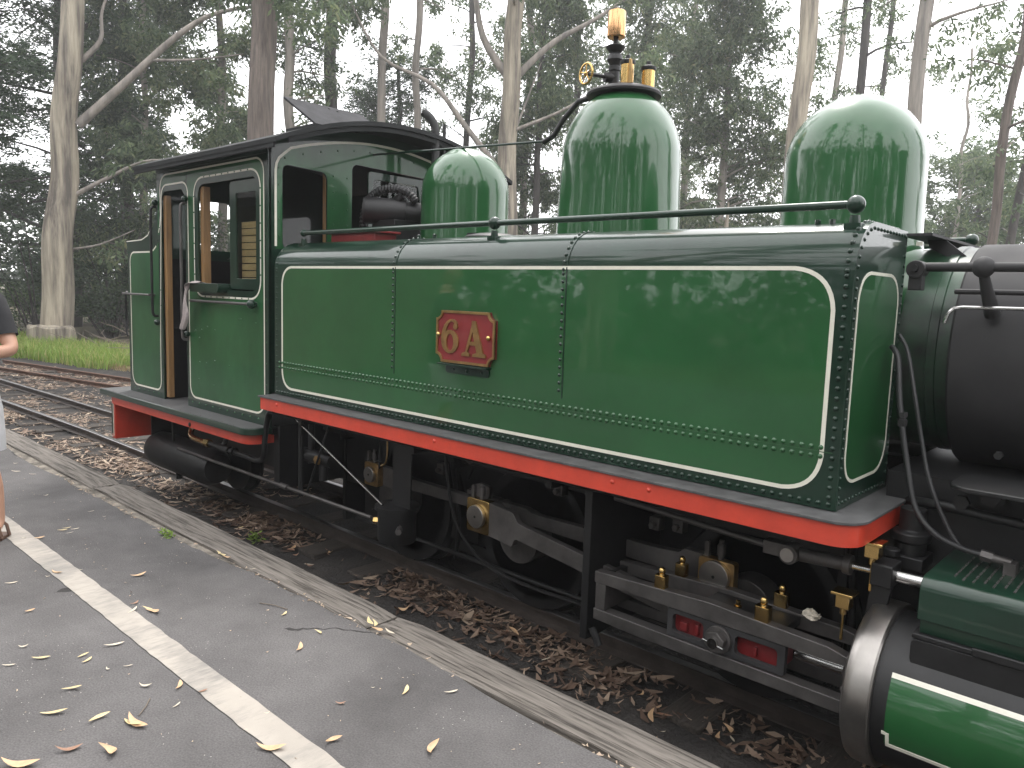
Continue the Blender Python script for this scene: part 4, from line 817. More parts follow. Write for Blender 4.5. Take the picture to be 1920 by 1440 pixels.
# ---- cab
def roofz(y, h=.0): return 3.135 + .27 * (1 - (y / 1.2) ** 2) + h
CF, CR, CT, CB = -4.25, -6.20, 3.13, 1.04
def dz(p): return p                      # plain coordinates
cab = empty('cab_placeholder') if False else None
window = rrect(-5.40, -4.42, 2.075, 2.945, .09, 7); door = rpoly([(-6.13, CB + .001), (-5.64, CB + .001), (-5.64, 2.93), (-6.13, 2.93)], [0, 0, .07, .07], 6)
side_out = [(CF, CB), (CF, CT), (CR, CT)] + [(-6.22, 2.90), (-6.24, 2.76), (-6.30, 2.64), (-6.40, 2.55), (-6.55, 2.51), (-6.92, 2.50), (-6.92, 2.47), (-6.90, 2.44), (-6.90, CB), (-6.131, CB), (-6.131, 2.86), (-6.06, 2.93), (-5.71, 2.93), (-5.641, 2.86), (-5.641, CB)]
side = part(MB().slab(side_out, [window], O=(0, TY + .014, 0), N=(0, -1, 0), t=.014), 'cab_side', 'dgreen', ang=0, label='cab side sheet with window and doorway facing the platform')
far = [(x, z) for x, z in side_out[:12]]
part(MB().slab(far, [window], O=(0, -TY - .014, 0), N=(0, 1, 0), t=.014), 'cab_side', 'dgreen', ang=0, label='far cab side sheet')
cpan = rpoly([(-5.585, 1.13), (-4.325, 1.13), (-4.325, 3.075), (-6.135, 3.075), (-6.135, 2.60), (-6.12, 2.60), (-6.12, 2.985), (-5.585, 2.985)], [.10, .12, .11, .12, 0, 0, .10, .09], 7)
wl_o = rrect(-5.47, -4.375, 2.015, 3.0, .14, 8)
greenp = rpoly([(-5.585, 1.13), (-4.325, 1.13), (-4.325, 3.075), (-5.60, 3.075), (-5.60, 2.9)], [.10, .12, .11, .0, 0], 7)
part(MB().slab(inset(greenp, .006), [wl_o], O=(0, TY, 0), t=.0018), 'cab_panel', 'green_cab', side, ang=0)
part(MB().slab(rpoly([(-6.13, 2.97), (-5.61, 3.0), (-5.61, 3.069), (-6.13, 3.069)], [.02, .02, 0, .09], 5), O=(0, TY, 0), t=.0017), 'cab_panel', 'green_cab', side, ang=0)
bpan = rpoly([(-6.845, 1.115), (-6.185, 1.115), (-6.185, 2.50), (-6.30, 2.40), (-6.845, 2.40)], [.11, .09, .0, .06, .09], 7)
part(MB().slab(inset(bpan, .006), O=(0, TY, 0), t=.0018), 'bunker_panel', 'green_cab', side, ang=0)
part(MB().slab(rpoly([(-6.205, 2.55), (-6.165, 2.55), (-6.165, 2.98), (-6.185, 2.98)], .01, 3), O=(0, TY, 0), t=.0016), 'bunker_panel', 'green_cab', side, ang=0)
LN = []                                 # lining as ribbons along paths
def ribbon(path, w, closed=False, y=TY, t=.0030):
    P = [Vector(p) for p in path]; k = len(P); a, b_ = [], []
    for i in range(k):
        p0 = P[i - 1] if (i or closed) else P[i]; p1 = P[(i + 1) % k] if (i < k - 1 or closed) else P[i]
        d = (p1 - p0); d = d.normalized() if d.length > 0 else Vector((1, 0)); n_ = Vector((-d.y, d.x)) * w / 2
        a.append(tuple(P[i] + n_)); b_.append(tuple(P[i] - n_))
    mb = MB(); n = k
    for (u, v) in a + b_: mb.v.append((u, y - t, v))
    for i in range(k if closed else k - 1):
        j = (i + 1) % k; mb.f.append((i, j, n + j, n + i))
    return mb
LW = .0155
outer_path = rpoly([(-5.585, 2.90), (-5.585, 1.13), (-4.325, 1.13), (-4.325, 3.075), (-6.135, 3.075), (-6.135, 2.72)], [0, .10, .12, .11, .12, 0], 8)
part(ribbon(outer_path + [(-6.15, 2.64), (-6.18, 2.57)], LW), 'lining', 'line', side, ang=0, fix=False)
door_path = rpoly([(-5.585, 2.60), (-5.585, 2.985), (-6.105, 2.985), (-6.185, 1.6), (-6.185, 1.115), (-6.845, 1.115), (-6.845, 2.40), (-6.36, 2.40)], [0, .10, .09, .3, .09, .11, .09, 0], 8)
part(ribbon(door_path + [(-6.30, 2.415), (-6.24, 2.45)], LW, y=TY - .0002), 'lining', 'line', side, ang=0, fix=False)
part(ribbon(wl_o, LW, True, y=TY - .0004), 'lining', 'line', side, ang=0, fix=False)
part(ribbon([(-6.92, 2.505), (-6.56, 2.515), (-6.42, 2.553), (-6.325, 2.64)], .010, y=TY - .0002), 'lining', 'line', side, ang=0, fix=False)
rv = MB()
wlp = inset(wl_o, 0); 
for i in range(0, len(wlp)):
    pass
for x in frange(-5.28, -4.56, .105): rv.rivets([(x, TY - .003, 2.015), (x, TY - .003, 3.0)], (0, -1, 0), .0075, .006)
for z in frange(2.2, 2.85, .13): rv.rivets([(-5.47, TY - .003, z), (-4.375, TY - .003, z)], (0, -1, 0), .0075, .006)
for z in frange(1.2, 3.0, .17): rv.rivets([(-4.295, TY, z)], (0, -1, 0), .0075, .006)
for x in frange(-5.55, -4.3, .125): rv.rivets([(x, TY, 1.085)], (0, -1, 0), .009, .007)
for z in frange(1.2, 2.9, .14): rv.rivets([(-6.16, TY, z), (-5.61, TY, z)], (0, -1, 0), .0075, .006)
for x in frange(-6.8, -6.25, .11): rv.rivets([(x, TY, 1.08)], (0, -1, 0), .008, .006)
for z in frange(1.15, 2.4, .13): rv.rivets([(-6.875, TY, z)], (0, -1, 0), .0075, .006)
for x, z in ((-5.47, 1.72), (-5.36, 1.73), (-5.25, 1.76), (-5.12, 1.74), (-5.40, 1.66), (-4.72, 1.85), (-4.68, 1.85), (-4.45, 1.83), (-5.4, 1.45), (-5.28, 1.45), (-5.13, 1.48), (-4.88, 1.46), (-5.42, 1.30), (-5.15, 1.27)):
    rv.rivets([(x, TY - .0015, z)], (0, -1, 0), .008, .006)
part(rv, 'cab_rivets', 'green', side, kind='stuff')
part(MB().box(CF - .03, CF + .0, TY - .010, TY + .01, CB + .2, CT), 'corner_angle', 'dgreen', side, bev=.003)
# sliding window frame and pane, armrest
fr_o = rrect(-4.90, -4.43, 2.085, 2.935, .03, 3); fr_i = rrect(-4.80, -4.49, 2.17, 2.84, .01, 2)
wf = part(MB().slab(fr_o, [fr_i], O=(0, TY + .045, 0), t=.022), 'window_frame', 'dgreen', side, bev=.002)
part(MB().slab(rrect(-4.81, -4.48, 2.16, 2.85, .01, 2), O=(0, TY + .036, 0), t=.004), 'pane', 'glass', side, ang=0)
part(MB().slab(rrect(-5.40, -4.90, 2.05, 2.125, .03, 5), O=(0, TY + .05, 0), t=.135), 'arm_rest', 'dgreen', side, bev=.018)
part(MB().box(-5.40, -5.34, TY + .02, TY + .08, 2.08, 2.93).box(-6.125, -6.07, TY + .02, TY + .07, CB + .02, 2.9), 'window_post', 'wood', side, bev=.003)
part(MB().box(-4.545, -4.47, TY + .065, TY + .085, 2.25, 2.93), 'window_post', 'wood', side, bev=.003)
# interior
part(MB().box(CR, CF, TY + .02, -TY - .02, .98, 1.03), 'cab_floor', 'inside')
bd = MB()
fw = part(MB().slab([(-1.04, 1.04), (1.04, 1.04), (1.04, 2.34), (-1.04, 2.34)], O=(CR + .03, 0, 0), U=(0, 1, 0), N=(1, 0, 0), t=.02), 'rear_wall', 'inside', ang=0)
me0 = None
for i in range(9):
    x_ = part(MB().box(-4.795, -4.56, TY + .070, TY + .080, 2.13 + i * .055, 2.13 + i * .055 + .048), 'reflection_board', 'board', side, ang=0)  # boards added behind the glass in place of a reflection in the pane
part(MB().slab([(-1.04, 1.04), (1.04, 1.04)] + [(y, roofz(y, -.015)) for y in frange(1.04, -1.04, .13)], [rrect(-.74, -.36, 2.36, 2.90, .05)], O=(CR, 0, 0), U=(0, 1, 0), N=(1, 0, 0), t=.012), 'cab_back', 'dgreen', ang=0)
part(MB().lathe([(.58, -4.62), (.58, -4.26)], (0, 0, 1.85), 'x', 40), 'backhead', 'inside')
wv = [(-5.0 + .0, .0, 0)]
part(MB().tube([(-4.66, -.35 + .09 * math.cos(a), 2.25 + .09 * math.sin(a)) for a in [6.283 * i / 20 for i in range(21)]], .010, 8), 'regulator_wheel', 'inside')
part(MB().slab(rrect(-5.3, -4.9, 2.05, 2.45, .02), O=(0, .95, 0), N=(0, -1, 0), t=.02), 'far_lining', 'wood', ang=0)
# cab front sheet with spectacle windows and arched lining
fo = [(-1.06, 1.31), (1.06, 1.31)] + [(y, roofz(y, -.02)) for y in frange(1.06, -1.06, .12)]
w1 = rpoly([(-.95, 2.40), (-.56, 2.40), (-.56, 3.015), (-.95, 3.03)], .05); w2 = rpoly([(-.32, 2.46), (.50, 2.46), (.50, 3.10), (-.32, 3.12)], .05)
cf = part(MB().slab(fo, [w1, w2], O=(CF - .012, 0, 0), U=(0, 1, 0), N=(1, 0, 0), t=.012), 'cab_front', 'dgreen', ang=0, label='cab front sheet with two window openings')
gpf = [(-1.01, 2.40), (1.01, 2.40)] + [(y, roofz(y, -.105)) for y in frange(.93, -.93, .10)] + [(-1.0, 3.03)]
part(MB().slab(gpf, [inset(w1, -.004), inset(w2, -.004)], O=(CF, 0, 0), U=(0, 1, 0), N=(1, 0, 0), t=.0018), 'front_panel', 'green_cab', cf, ang=0)
def ribx(path, w, x):
    mb = ribbon(path, w); mb.v = [(x, u, v) for (u, _, v) in mb.v]; return mb
arc = [(-1.01, 2.42), (-1.01, 2.98), (-1.002, 3.03), (-.98, 3.072), (-.94, 3.108)] + [(y, roofz(y, -.102)) for y in frange(-.88, .88, .08)] + [(.94, 3.108), (.98, 3.072), (1.002, 3.03), (1.01, 2.98), (1.01, 2.42)]
part(ribx(arc, .02, CF + .0042), 'lining', 'line', cf, ang=0, fix=False)
rv = MB()
for y in frange(-.93, .95, .16): rv.rivets([(CF + .002, y, roofz(y, -.165))], (1, 0, 0), .008, .006)
for z in frange(2.5, 3.0, .13): rv.rivets([(CF + .002, -.985, z), (CF + .002, -.50, z), (CF + .002, -.37, z)], (1, 0, 0), .008, .006)
part(rv, 'front_rivets', 'green', cf, kind='stuff')
part(MB().slab(rrect(-.14, .50, 2.45, 3.09, .03), [rrect(-.09, .40, 2.52, 3.03, .03)], O=(CF - .045, 0, 0), U=(0, 1, 0), N=(1, 0, 0), t=.02), 'window_frame', 'dgreen', cf, bev=.002)
part(MB().slab(rrect(-.10, .42, 2.51, 3.04, .02), O=(CF - .038, 0, 0), U=(0, 1, 0), N=(1, 0, 0), t=.003), 'pane', 'glass', cf, ang=0)
part(MB().box(CF - .05, CF - .013, -.565, -.53, 2.38, 3.03), 'window_post', 'wood', cf)
# roof
rf = MB(); ys_ = frange(-1.21, 1.21, .11)
poly = [(y, roofz(y, .022)) for y in ys_] + [(y, roofz(y, -.012)) for y in ys_[::-1]]
rf.slab(poly, O=(-6.36, 0, 0), U=(0, 1, 0), W=(0, 0, 1), N=(1, 0, 0), t=6.36 - 3.90)
roof = part(rf, 'cab_roof', 'roof', ang=30)
part(MB().slab([(y, roofz(y, -.013)) for y in ys_[1:-1]] + [(y, roofz(y, -.05)) for y in ys_[1:-1][::-1]], O=(-3.93, 0, 0), U=(0, 1, 0), W=(0, 0, 1), N=(1, 0, 0), t=.012), 'roof_rim', 'roof', roof)
part(MB().box(-6.34, -3.94, -1.205, -1.19, 3.085, 3.14).box(-6.34, -3.94, 1.19, 1.205, 3.085, 3.14), 'gutter', 'roof', roof, bev=.002)
part(MB().slab([(CF + .0, 3.10), (CR, 3.10), (CR, 3.20), (CF, 3.20)], O=(0, TY + .02, 0), t=.03), 'cant_rail', 'dgreen', roof)
part(MB().box(-4.98, -4.55, -.48, .34, 3.38, 3.45), 'hatch_coaming', 'roof', roof)
lid = MB(); 
for (x, z) in ((-4.56, 3.452), (-5.05, 3.735)):
    for y in (-.46, .34):
        lid.v += [(x, y, z), (x - .008, y, z - .016)]
lid.f = [(0, 2, 6, 4), (1, 5, 7, 3), (0, 4, 5, 1), (2, 3, 7, 6), (0, 1, 3, 2), (4, 6, 7, 5)]
part(lid, 'roof_hatch', 'lid', roof, ang=0); part(MB().rivets([(-4.98, -.05, 3.70), (-4.97, .03, 3.69)], (.5, 0, .87), .012, .01), 'hatch_bolt', 'black', roof)
# cab handrails
def rail3(pts, r=.0125, m='steel'): return part(MB().tube(catmull(pts, 4), r, 10), 'grab_rail', m)
rail3([(-5.60, TY - .012, 2.80), (-5.60, TY - .05, 2.79), (-5.60, TY - .06, 2.70), (-5.60, TY - .06, 2.2), (-5.60, TY - .06, 1.72), (-5.60, TY - .05, 1.64), (-5.60, TY - .01, 1.63)])
rail3([(-6.21, TY - .01, 2.80), (-6.21, TY - .05, 2.79), (-6.21, TY - .06, 2.70), (-6.21, TY - .06, 2.2), (-6.21, TY - .06, 1.90), (-6.21, TY - .05, 1.82), (-6.21, TY - .01, 1.81)], m='black')
for x, z in ((-5.60, 2.84), (-6.21, 2.84), (-5.60, 1.68), (-6.21, 1.75)): part(MB().ball((x, TY - .02, z), .028, 14, 10), 'rail_knob', 'dgreen')
part(MB().cyl((-5.46, TY - .05, 1.975), (-4.46, TY - .05, 1.975), .012, n=10), 'grab_rail', 'steel')
part(MB().ball((-4.45, TY - .04, 1.975), .036, 16, 10).cyl((-4.45, TY, 1.975), (-4.45, TY - .03, 1.975), .018, n=12), 'rail_knob', 'dgreen')
part(MB().cyl((-6.92, TY - .05, 2.0), (-6.30, TY - .05, 2.0), .011, n=10).cyl((-6.30, TY, 2.0), (-6.30, TY - .05, 2.0), .014, n=10), 'grab_rail', 'steel')
part(MB().tube([(-6.95, TY + .0, 2.02), (-6.98, TY - .0, 1.98), (-6.98, TY, 1.62), (-6.95, TY, 1.58)], .010, 8), 'grab_rail', 'black')
# bunker shell
part(MB().box(-6.90, -6.22, TY + .02, -TY - .02, 1.04, 2.40).box(-6.915, -6.90, TY + .001, -TY - .001, CB, 2.47), 'coal_bunker', 'dgreen')
part(MB().box(-6.93, -6.2, TY - .003, TY + .03, 2.495, 2.507), 'bunker_rim', 'dgreen')
# cab footplate with red valance and buffer beam
def fplan(y, x0, x1, r): return [(x0, .9), (x0, y)] + [(x1 - r + r * math.cos(rad(a)), y + r + r * math.sin(rad(a))) for a in range(-90, 1, 15)] + [(x1, .9)]
fpz = part(MB().slab(fplan(-1.245, -7.22, -4.26, .13), O=(0, 0, .985), U=(1, 0, 0), W=(0, 1, 0), N=(0, 0, 1), t=.052), 'footplate', 'dgreen', bev=.004)
part(MB().slab(inset(fplan(-1.245, -7.21, -4.27, .12), .006), O=(0, 0, 1.037), U=(1, 0, 0), W=(0, 1, 0), N=(0, 0, 1), t=.003), 'tread', 'deck', fpz, ang=0)
part(MB().slab(fplan(-1.205, -7.0, -4.31, .12), O=(0, 0, .905), U=(1, 0, 0), W=(0, 1, 0), N=(0, 0, 1), t=.0795), 'valance', 'red', fpz, ang=30)
part(MB().rivets([(-5.30, -1.205, .93)], (0, -1, 0), .022, .012), 'valance_bolt', 'black', fpz)
bb_ = part(MB().box(-7.06, -6.985, -1.19, 1.19, .55, .984), 'buffer_beam', 'red', bev=.003, label='red rear buffer beam with green lined end')
part(MB().box(-7.057, -7.02, -1.196, -1.191, .60, .90), 'end_panel', 'dgreen', bb_, ang=0)
part(MB().box(-7.018, -7.008, -1.1965, -1.1915, .58, .90).box(-7.03, -7.018, -1.1965, -1.1915, .57, .58).box(-7.03, -7.018, -1.1965, -1.1915, .90, .91), 'lining', 'line', bb_, ang=0)
rv = MB().rivets([(x, -1.225, 1.04) for x in frange(-7.1, -4.5, .19)], (0, 0, 1), .008, .004); part(rv, 'tread_rivets', 'steel', fpz, kind='stuff')

# ---- loose things on the engine
rg = MB(); n, mcol = 10, 5
pts = [(-5.26, TY - .045, 2.142), (-5.33, TY - .060, 2.150), (-5.40, TY - .085, 2.130), (-5.445, TY - .09, 2.07), (-5.465, TY - .085, 2.0), (-5.47, TY - .088, 1.93), (-5.475, TY - .086, 1.86), (-5.505, TY - .084, 1.80), (-5.53, TY - .084, 1.75), (-5.55, TY - .082, 1.72)]
wd = [.04, .05, .055, .05, .04, .05, .055, .045, .035, .02]
for i, p_ in enumerate(pts):
    for j in range(mcol):
        t_ = (j / (mcol - 1) - .5) * 2; rg.v.append((p_[0] + t_ * wd[i] * (.9 if i > 2 else .1) + .006 * random.uniform(-1, 1), p_[1] - .022 * math.cos(j * 2.6 + i * .7) - (0 if i > 2 else 0) + t_ * (.05 if i <= 2 else 0), p_[2] + (-.02 * abs(t_) if i <= 2 else 0)))
rg.f = [(i * mcol + j, i * mcol + j + 1, (i + 1) * mcol + j + 1, (i + 1) * mcol + j) for i in range(n - 1) for j in range(mcol - 1)]
ro = rg.build('cleaning_rag', 'rag', ang=80, fix=False); md = ro.modifiers.new('thick', 'SOLIDIFY'); md.thickness = .006; md = ro.modifiers.new('sub', 'SUBSURF'); md.levels = 2; md.render_levels = 2
tag(ro, 'pale grey cleaning rag draped over the cab window arm rest', 'rag')
pb = MB().ball((-.13, -.86, .785), .029, 12, 8, (1.1, .8, .6)); pb.v = [tuple(Vector(v_) + Vector((random.uniform(-1, 1), random.uniform(-1, 1), random.uniform(-1, 1))) * .012) for v_ in pb.v]
tag(pb.build('crumpled_paper', 'paper', ang=0), 'crumpled pale paper lying behind the brass oil cups', 'paper')

# ================================================================ trees and undergrowth
def leafcloud(centers, radii, n, L, W, droop, flat=1.0, rng=RNG, tuft=0):
    """leaf-sized rhombic faces spread through clumps; returns (N,4,3)"""
    C_ = np.repeat(np.asarray(centers, float), n, 0); R_ = np.repeat(np.asarray(radii, float), n); N = len(C_)
    d = rng.normal(0, 1, (N, 3)); d /= np.linalg.norm(d, axis=1)[:, None]; rr = rng.uniform(0, 1, N) ** .45
    off = d * (rr * R_)[:, None]; off[:, 2] *= flat
    if tuft:                                   # gather leaves into twig tufts so gaps open between them
        K = max(1, N // tuft); idx = rng.integers(0, N, K); pick = rng.integers(0, K, N)
        seg = N // len(centers); own = (np.arange(N) // seg)
        tid = own * max(1, K // len(centers)) + rng.integers(0, max(1, K // len(centers)), N)
        td = rng.normal(0, 1, (tid.max() + 1, 3)); td /= np.linalg.norm(td, axis=1)[:, None]; tr = rng.uniform(.1, 1, tid.max() + 1) ** .5
        off = td[tid] * (tr[tid] * R_)[:, None]; off[:, 2] *= flat; off += rng.normal(0, .16, (N, 3)) * np.array([1, 1, .8 if flat == 1 else .45])
    P = C_ + off
    ax = rng.normal(0, 1, (N, 3)); ax[:, 2] = ax[:, 2] * (.45 if droop else .8) - droop; ax /= np.linalg.norm(ax, axis=1)[:, None]
    sd_ = np.cross(ax, rng.normal(0, 1, (N, 3))); sd_ /= np.linalg.norm(sd_, axis=1)[:, None] + 1e-9
    l = (rng.uniform(.6, 1.25, N) * L)[:, None]; w = (rng.uniform(.7, 1.2, N) * W)[:, None]
    return np.stack([P, P + ax * l * .45 + sd_ * w, P + ax * l, P + ax * l * .55 - sd_ * w], 1)

def branch_path(p, az, el, L, curve, rnd, n=5):
    pts = [Vector(p)]; a, e = az, el
    for i in range(n):
        a += rnd.uniform(-.22, .22); e += curve / n + rnd.uniform(-.12, .12)
        pts.append(pts[-1] + Vector((math.cos(a) * math.cos(e), math.sin(a) * math.cos(e), math.sin(e))) * L / n)
    return pts

DENS = 1.35
def make_tree(name, label, kind, loc, H, r, bark, leafm, lean=(0, 0), z0=.3, z1=1., nl=16, ll=3.0, cr=(.55, 1.05), per=110, seed=1, group='trees behind the railway', flare=1.25, custom=(), leaf=None, big=(), taper=.4):
    per = int(per * DENS); nl = int(nl * 1.25); rnd = random.Random(seed); rng = np.random.default_rng(seed)
    root = empty(name, loc); tag(root, label, 'tree', group)
    n = 12; path = []; rs = []
    for i in range(n + 1):
        t = i / n
        path.append(Vector((lean[0] * t + .12 * rnd.uniform(-1, 1) * (t > 0) * min(1, H / 15), lean[1] * t + .12 * rnd.uniform(-1, 1) * (t > 0), H * t - .2)))
        rs.append(r * (1 - (1 - taper) * t) * (flare if i == 0 else 1))
    mb = MB().tube(catmull(path, 3), [np.interp(i / 3., range(n + 1), rs) for i in range(n * 3 + 1)], 14)
    cs, rad_ = [], []
    def at(t):
        f = t * n; i = min(n - 1, int(f)); return path[i].lerp(path[i + 1], f - i)
    lb = MB()
    for k in range(nl):
        t = z0 + (z1 - z0) * (k + rnd.random()) / nl; az = rnd.uniform(0, 6.283); s = 1 - .55 * max(0, (t - z0) / (1 - z0))
        L = ll * rnd.uniform(.6, 1.25) * s
        bp = branch_path(at(min(.99, t)), az, rnd.uniform(.05, .75) if kind != 'pine' else rnd.uniform(-.25, .3), L, -.5 if kind == 'gum' else .15, rnd)
        r0 = r * (1 - (1 - taper) * t) * rnd.uniform(.22, .36)
        lb.tube(bp, [r0 * (1 - .16 * i) for i in range(len(bp))], 6)
        for j in (2, 3, 4, 5):
            if rnd.random() < (.45 if j == 2 else .8):
                c = bp[j] + Vector((rnd.uniform(-.5, .5), rnd.uniform(-.5, .5), rnd.uniform(-.5, .25)))
                cs.append(c); rad_.append(rnd.uniform(*cr))
                if rnd.random() < .5: lb.tube([bp[j], bp[j].lerp(c, .6) + Vector((0, 0, .1)), c], [.02, .014, .006], 4)
    for bp, r0, foli in custom:                        # hand placed limbs
        bp = catmull(bp, 4); o_ = MB().tube(bp, [r0 * (1 - .75 * i / (len(bp) - 1)) for i in range(len(bp))], 10)
        b_ob = o_.build('branch', 'gumg' if bark == 'gum' else bark, None); b_ob.parent = root
        for q in range(foli):
            c = bp[-1] + Vector((rnd.uniform(-1.2, 1.2), rnd.uniform(-1.2, 1.2), rnd.uniform(-1, .6))); cs.append(c); rad_.append(rnd.uniform(*cr))
    if lb.v: mb.add(lb.v, lb.f)
    tk = mb.build('trunk', bark, None, fix=False); tk.parent = root
    cs += [Vector(b_[0]) for b_ in big]; rad_ += [b_[1] for b_ in big]
    if cs:
        L, W, dr, fl, tf = leaf or {'gum': (.27, .042, .95, 1.0, 26), 'pine': (.2, .03, .15, .5, 18), 'leafy': (.17, .035, .35, .8, 12)}[kind]
        q = leafcloud([tuple(c) for c in cs], rad_, per, L, W, dr, fl, rng, tf)
        own = np.repeat(rng.uniform(-.18, .18, len(cs)), per)
        quadcloud('crown', leafm, q, 4, np.clip(rng.beta(2, 2.5, len(q)) + own, 0, 1), root)
    return root

def copy_tree(src, name, label, loc, rot, sc, group):
    r = src.copy(); col.objects.link(r); r.name = name; r.location = loc; r.rotation_euler = (0, 0, rot); r.scale = (sc,) * 3
    r['label'] = label; r['group'] = group
    for ch in list(src.children):
        c = ch.copy(); col.objects.link(c); c.parent = r
    return r
G = 'trees behind the railway'
gl = lambda x, y: gz(x, y) - .12
P3 = lambda x, y: (x, y, gl(x, y))
# left: pale gum leaning right, on an old stump, with bare limbs
gum = make_tree('gum_tree', 'pale smooth leaning gum trunk beside the grass at far left', 'gum', P3(-26.7, 4.2), 22, .50, 'gum', 'leaf_gum', lean=(.9, 1.4), z0=.62, nl=14, ll=3.4, per=150, seed=3, taper=.28, flare=1.0,
    custom=[([(.45, .75, 7.0), (1.2, 1.9, 8.4), (2.1, 3.2, 10.0), (2.8, 4.3, 10.9), (4.0, 6.0, 11.4)], .15, 3), ([(.3, .6, 4.8), (.9, 1.4, 5.4), (1.5, 2.3, 6.0), (2.2, 3.0, 6.1)], .08, 1), ([(.5, .9, 9.0), (.72, 1.4, 9.7), (.62, 1.5, 10.6), (.85, 1.8, 11.6)], .09, 0), ([(.25, .5, 3.1), (.8, 1.2, 3.3), (1.5, 2.0, 3.8)], .045, 1), ([(1.7, 2.6, 9.2), (2.6, 3.6, 9.3), (3.8, 4.6, 9.5)], .05, 1)])
stp = MB()
prof = [(.70, 0), (.68, .4), (.66, .62), (.60, .68), (.2, .66), (.0001, .66)]
stp.lathe(prof, (0, 0, 0), 'z', 22); stp.v = [tuple(Vector(v_) * (1 + .07 * noise.noise(Vector(v_) * 2.1)) + Vector((0, 0, .10 * noise.noise((v_[0] * 3, v_[1] * 3, 0)) if v_[2] > .6 else 0))) for v_ in stp.v]
s_ = stp.build('tree_stump', 'gum', ang=40); s_.location = P3(-26.0, 3.9); tag(s_, 'old sawn grey stump at the foot of the pale gum', 'stump')
make_tree('pine_tree', 'dark pine with sweeping boughs behind the pale gum', 'pine', P3(-35.2, 7.4), 24, .36, 'darkbark', 'leaf_pine', z0=.10, nl=46, ll=5.2, cr=(.9, 1.6), per=330, seed=5, leaf=(.26, .030, .15, .40, 18))
make_tree('pine_tree', 'dark pine crowding the left edge beyond the grass', 'pine', P3(-31.2, 2.4), 22, .33, 'darkbark', 'leaf_pine', z0=.06, nl=44, ll=4.6, cr=(.9, 1.5), per=330, seed=6, leaf=(.24, .030, .15, .42, 18))
make_tree('cypress_tree', 'dense dark tree between the pale gum and the cab', 'pine', P3(-38.1, 11.0), 20, .35, 'darkbark', 'leaf_pine', z0=.05, nl=44, ll=4.4, cr=(.9, 1.5), per=320, seed=7, leaf=(.26, .032, .15, .5, 18))
make_tree('gum_tree', 'slender leafy gum rising behind the cab roof rear', 'gum', P3(-32.2, 9.2), 19, .17, 'gumg', 'leaf_gum', lean=(.5, .3), z0=.16, nl=20, ll=3.2, per=210, seed=8)
make_tree('gum_tree', 'leafy drooping gum left of the brown stringy trunk', 'gum', P3(-30.6, 12.0), 21, .22, 'gumg', 'leaf_gum', z0=.22, nl=24, ll=3.8, per=230, seed=9)
make_tree('stringybark_tree', 'thick brown stringybark trunk rising behind the cab roof', 'gum', P3(-19.8, 7.7), 24, .40, 'stringy', 'leaf_gum', lean=(-.3, .2), z0=.42, nl=12, ll=3.6, per=150, seed=10, taper=.7)
make_tree('gum_tree', 'thin pale trunk just right of the stringybark', 'gum', P3(-27.1, 13.1), 23, .22, 'gumg', 'leaf_gum', lean=(-.2, 0), z0=.32, nl=14, ll=2.8, per=120, seed=11, taper=.7)
make_tree('pine_tree', 'dark straight conifer trunk above the roof hatch', 'pine', P3(-28.8, 16.1), 24, .30, 'darkbark', 'leaf_pine', z0=.24, nl=16, ll=3.6, cr=(.7, 1.2), per=170, seed=12, taper=.75, leaf=(.22, .028, .2, .45, 18))
make_tree('gum_tree', 'slim grey trunk above the middle of the cab roof', 'gum', P3(-25.9, 16.7), 24, .20, 'gumg', 'leaf_gum', z0=.55, nl=8, ll=2.6, per=80, seed=13, taper=.75)
make_tree('gum_tree', 'slim grey trunk left of the bent exhaust pipe', 'gum', P3(-26.5, 19.1), 24, .18, 'gumg', 'leaf_gum', z0=.50, nl=8, ll=2.4, per=80, seed=14, taper=.75)
make_tree('pine_tree', 'bushy dark conifer filling the gap between slim trunks', 'pine', P3(-30.5, 21.3), 13.5, .22, 'darkbark', 'leaf_pine', z0=.3, nl=26, ll=3.3, cr=(.8, 1.3), per=220, seed=15, leaf=(.22, .03, .2, .6, 18))
make_tree('gum_tree', 'dark thin trunk between exhaust pipe and forked gum', 'gum', P3(-29.3, 25.0), 25, .18, 'darkbark', 'leaf_gum', z0=.25, nl=18, ll=3.0, per=140, seed=16, taper=.75)
make_tree('gum_tree', 'big pale forked gum between the two left domes', 'gum', P3(-19.5, 17.8), 24, .40, 'gum', 'leaf_gum', z0=.52, nl=14, ll=3.6, per=150, seed=17, taper=.62,
    custom=[([(-.15, -.2, 6.6), (-1.6, -1.0, 8.6), (-2.6, -1.7, 10.0), (-4.2, -2.9, 11.0), (-5.2, -3.6, 13.0)], .13, 8), ([(.1, .2, 10.3), (1.0, 1.2, 11.6), (2.2, 2.4, 12.6), (3.6, 4.0, 14.2)], .14, 5), ([(-.1, -.1, 10.2), (-.8, -.8, 11.6), (-1.0, -1.2, 13.5), (-1.6, -1.6, 15.5)], .17, 4), ([(.2, .1, 8.3), (1.4, 1.2, 9.0), (2.6, 2.2, 9.9), (3.9, 3.2, 10.3)], .07, 5), ([(-.2, .2, 7.8), (-.1, .9, 9.4), (.3, 1.3, 11.0)], .06, 4)])
make_tree('gum_tree', 'straight pale trunk close behind the forked gum', 'gum', P3(-25.7, 25.6), 25, .20, 'gumg', 'leaf_gum', z0=.4, nl=14, ll=3.2, per=130, seed=18, taper=.75)
make_tree('gum_tree', 'leafy gum left of the steam dome', 'gum', P3(-22.6, 23.1), 17, .20, 'darkbark', 'leaf_gum', z0=.16, nl=34, ll=3.2, per=170, seed=19)
make_tree('gum_tree', 'spreading gum directly behind the brass whistle', 'gum', P3(-27.6, 31.9), 24, .3, 'darkbark', 'leaf_gum', z0=.15, nl=30, ll=4.4, cr=(.9, 1.5), per=190, seed=20)
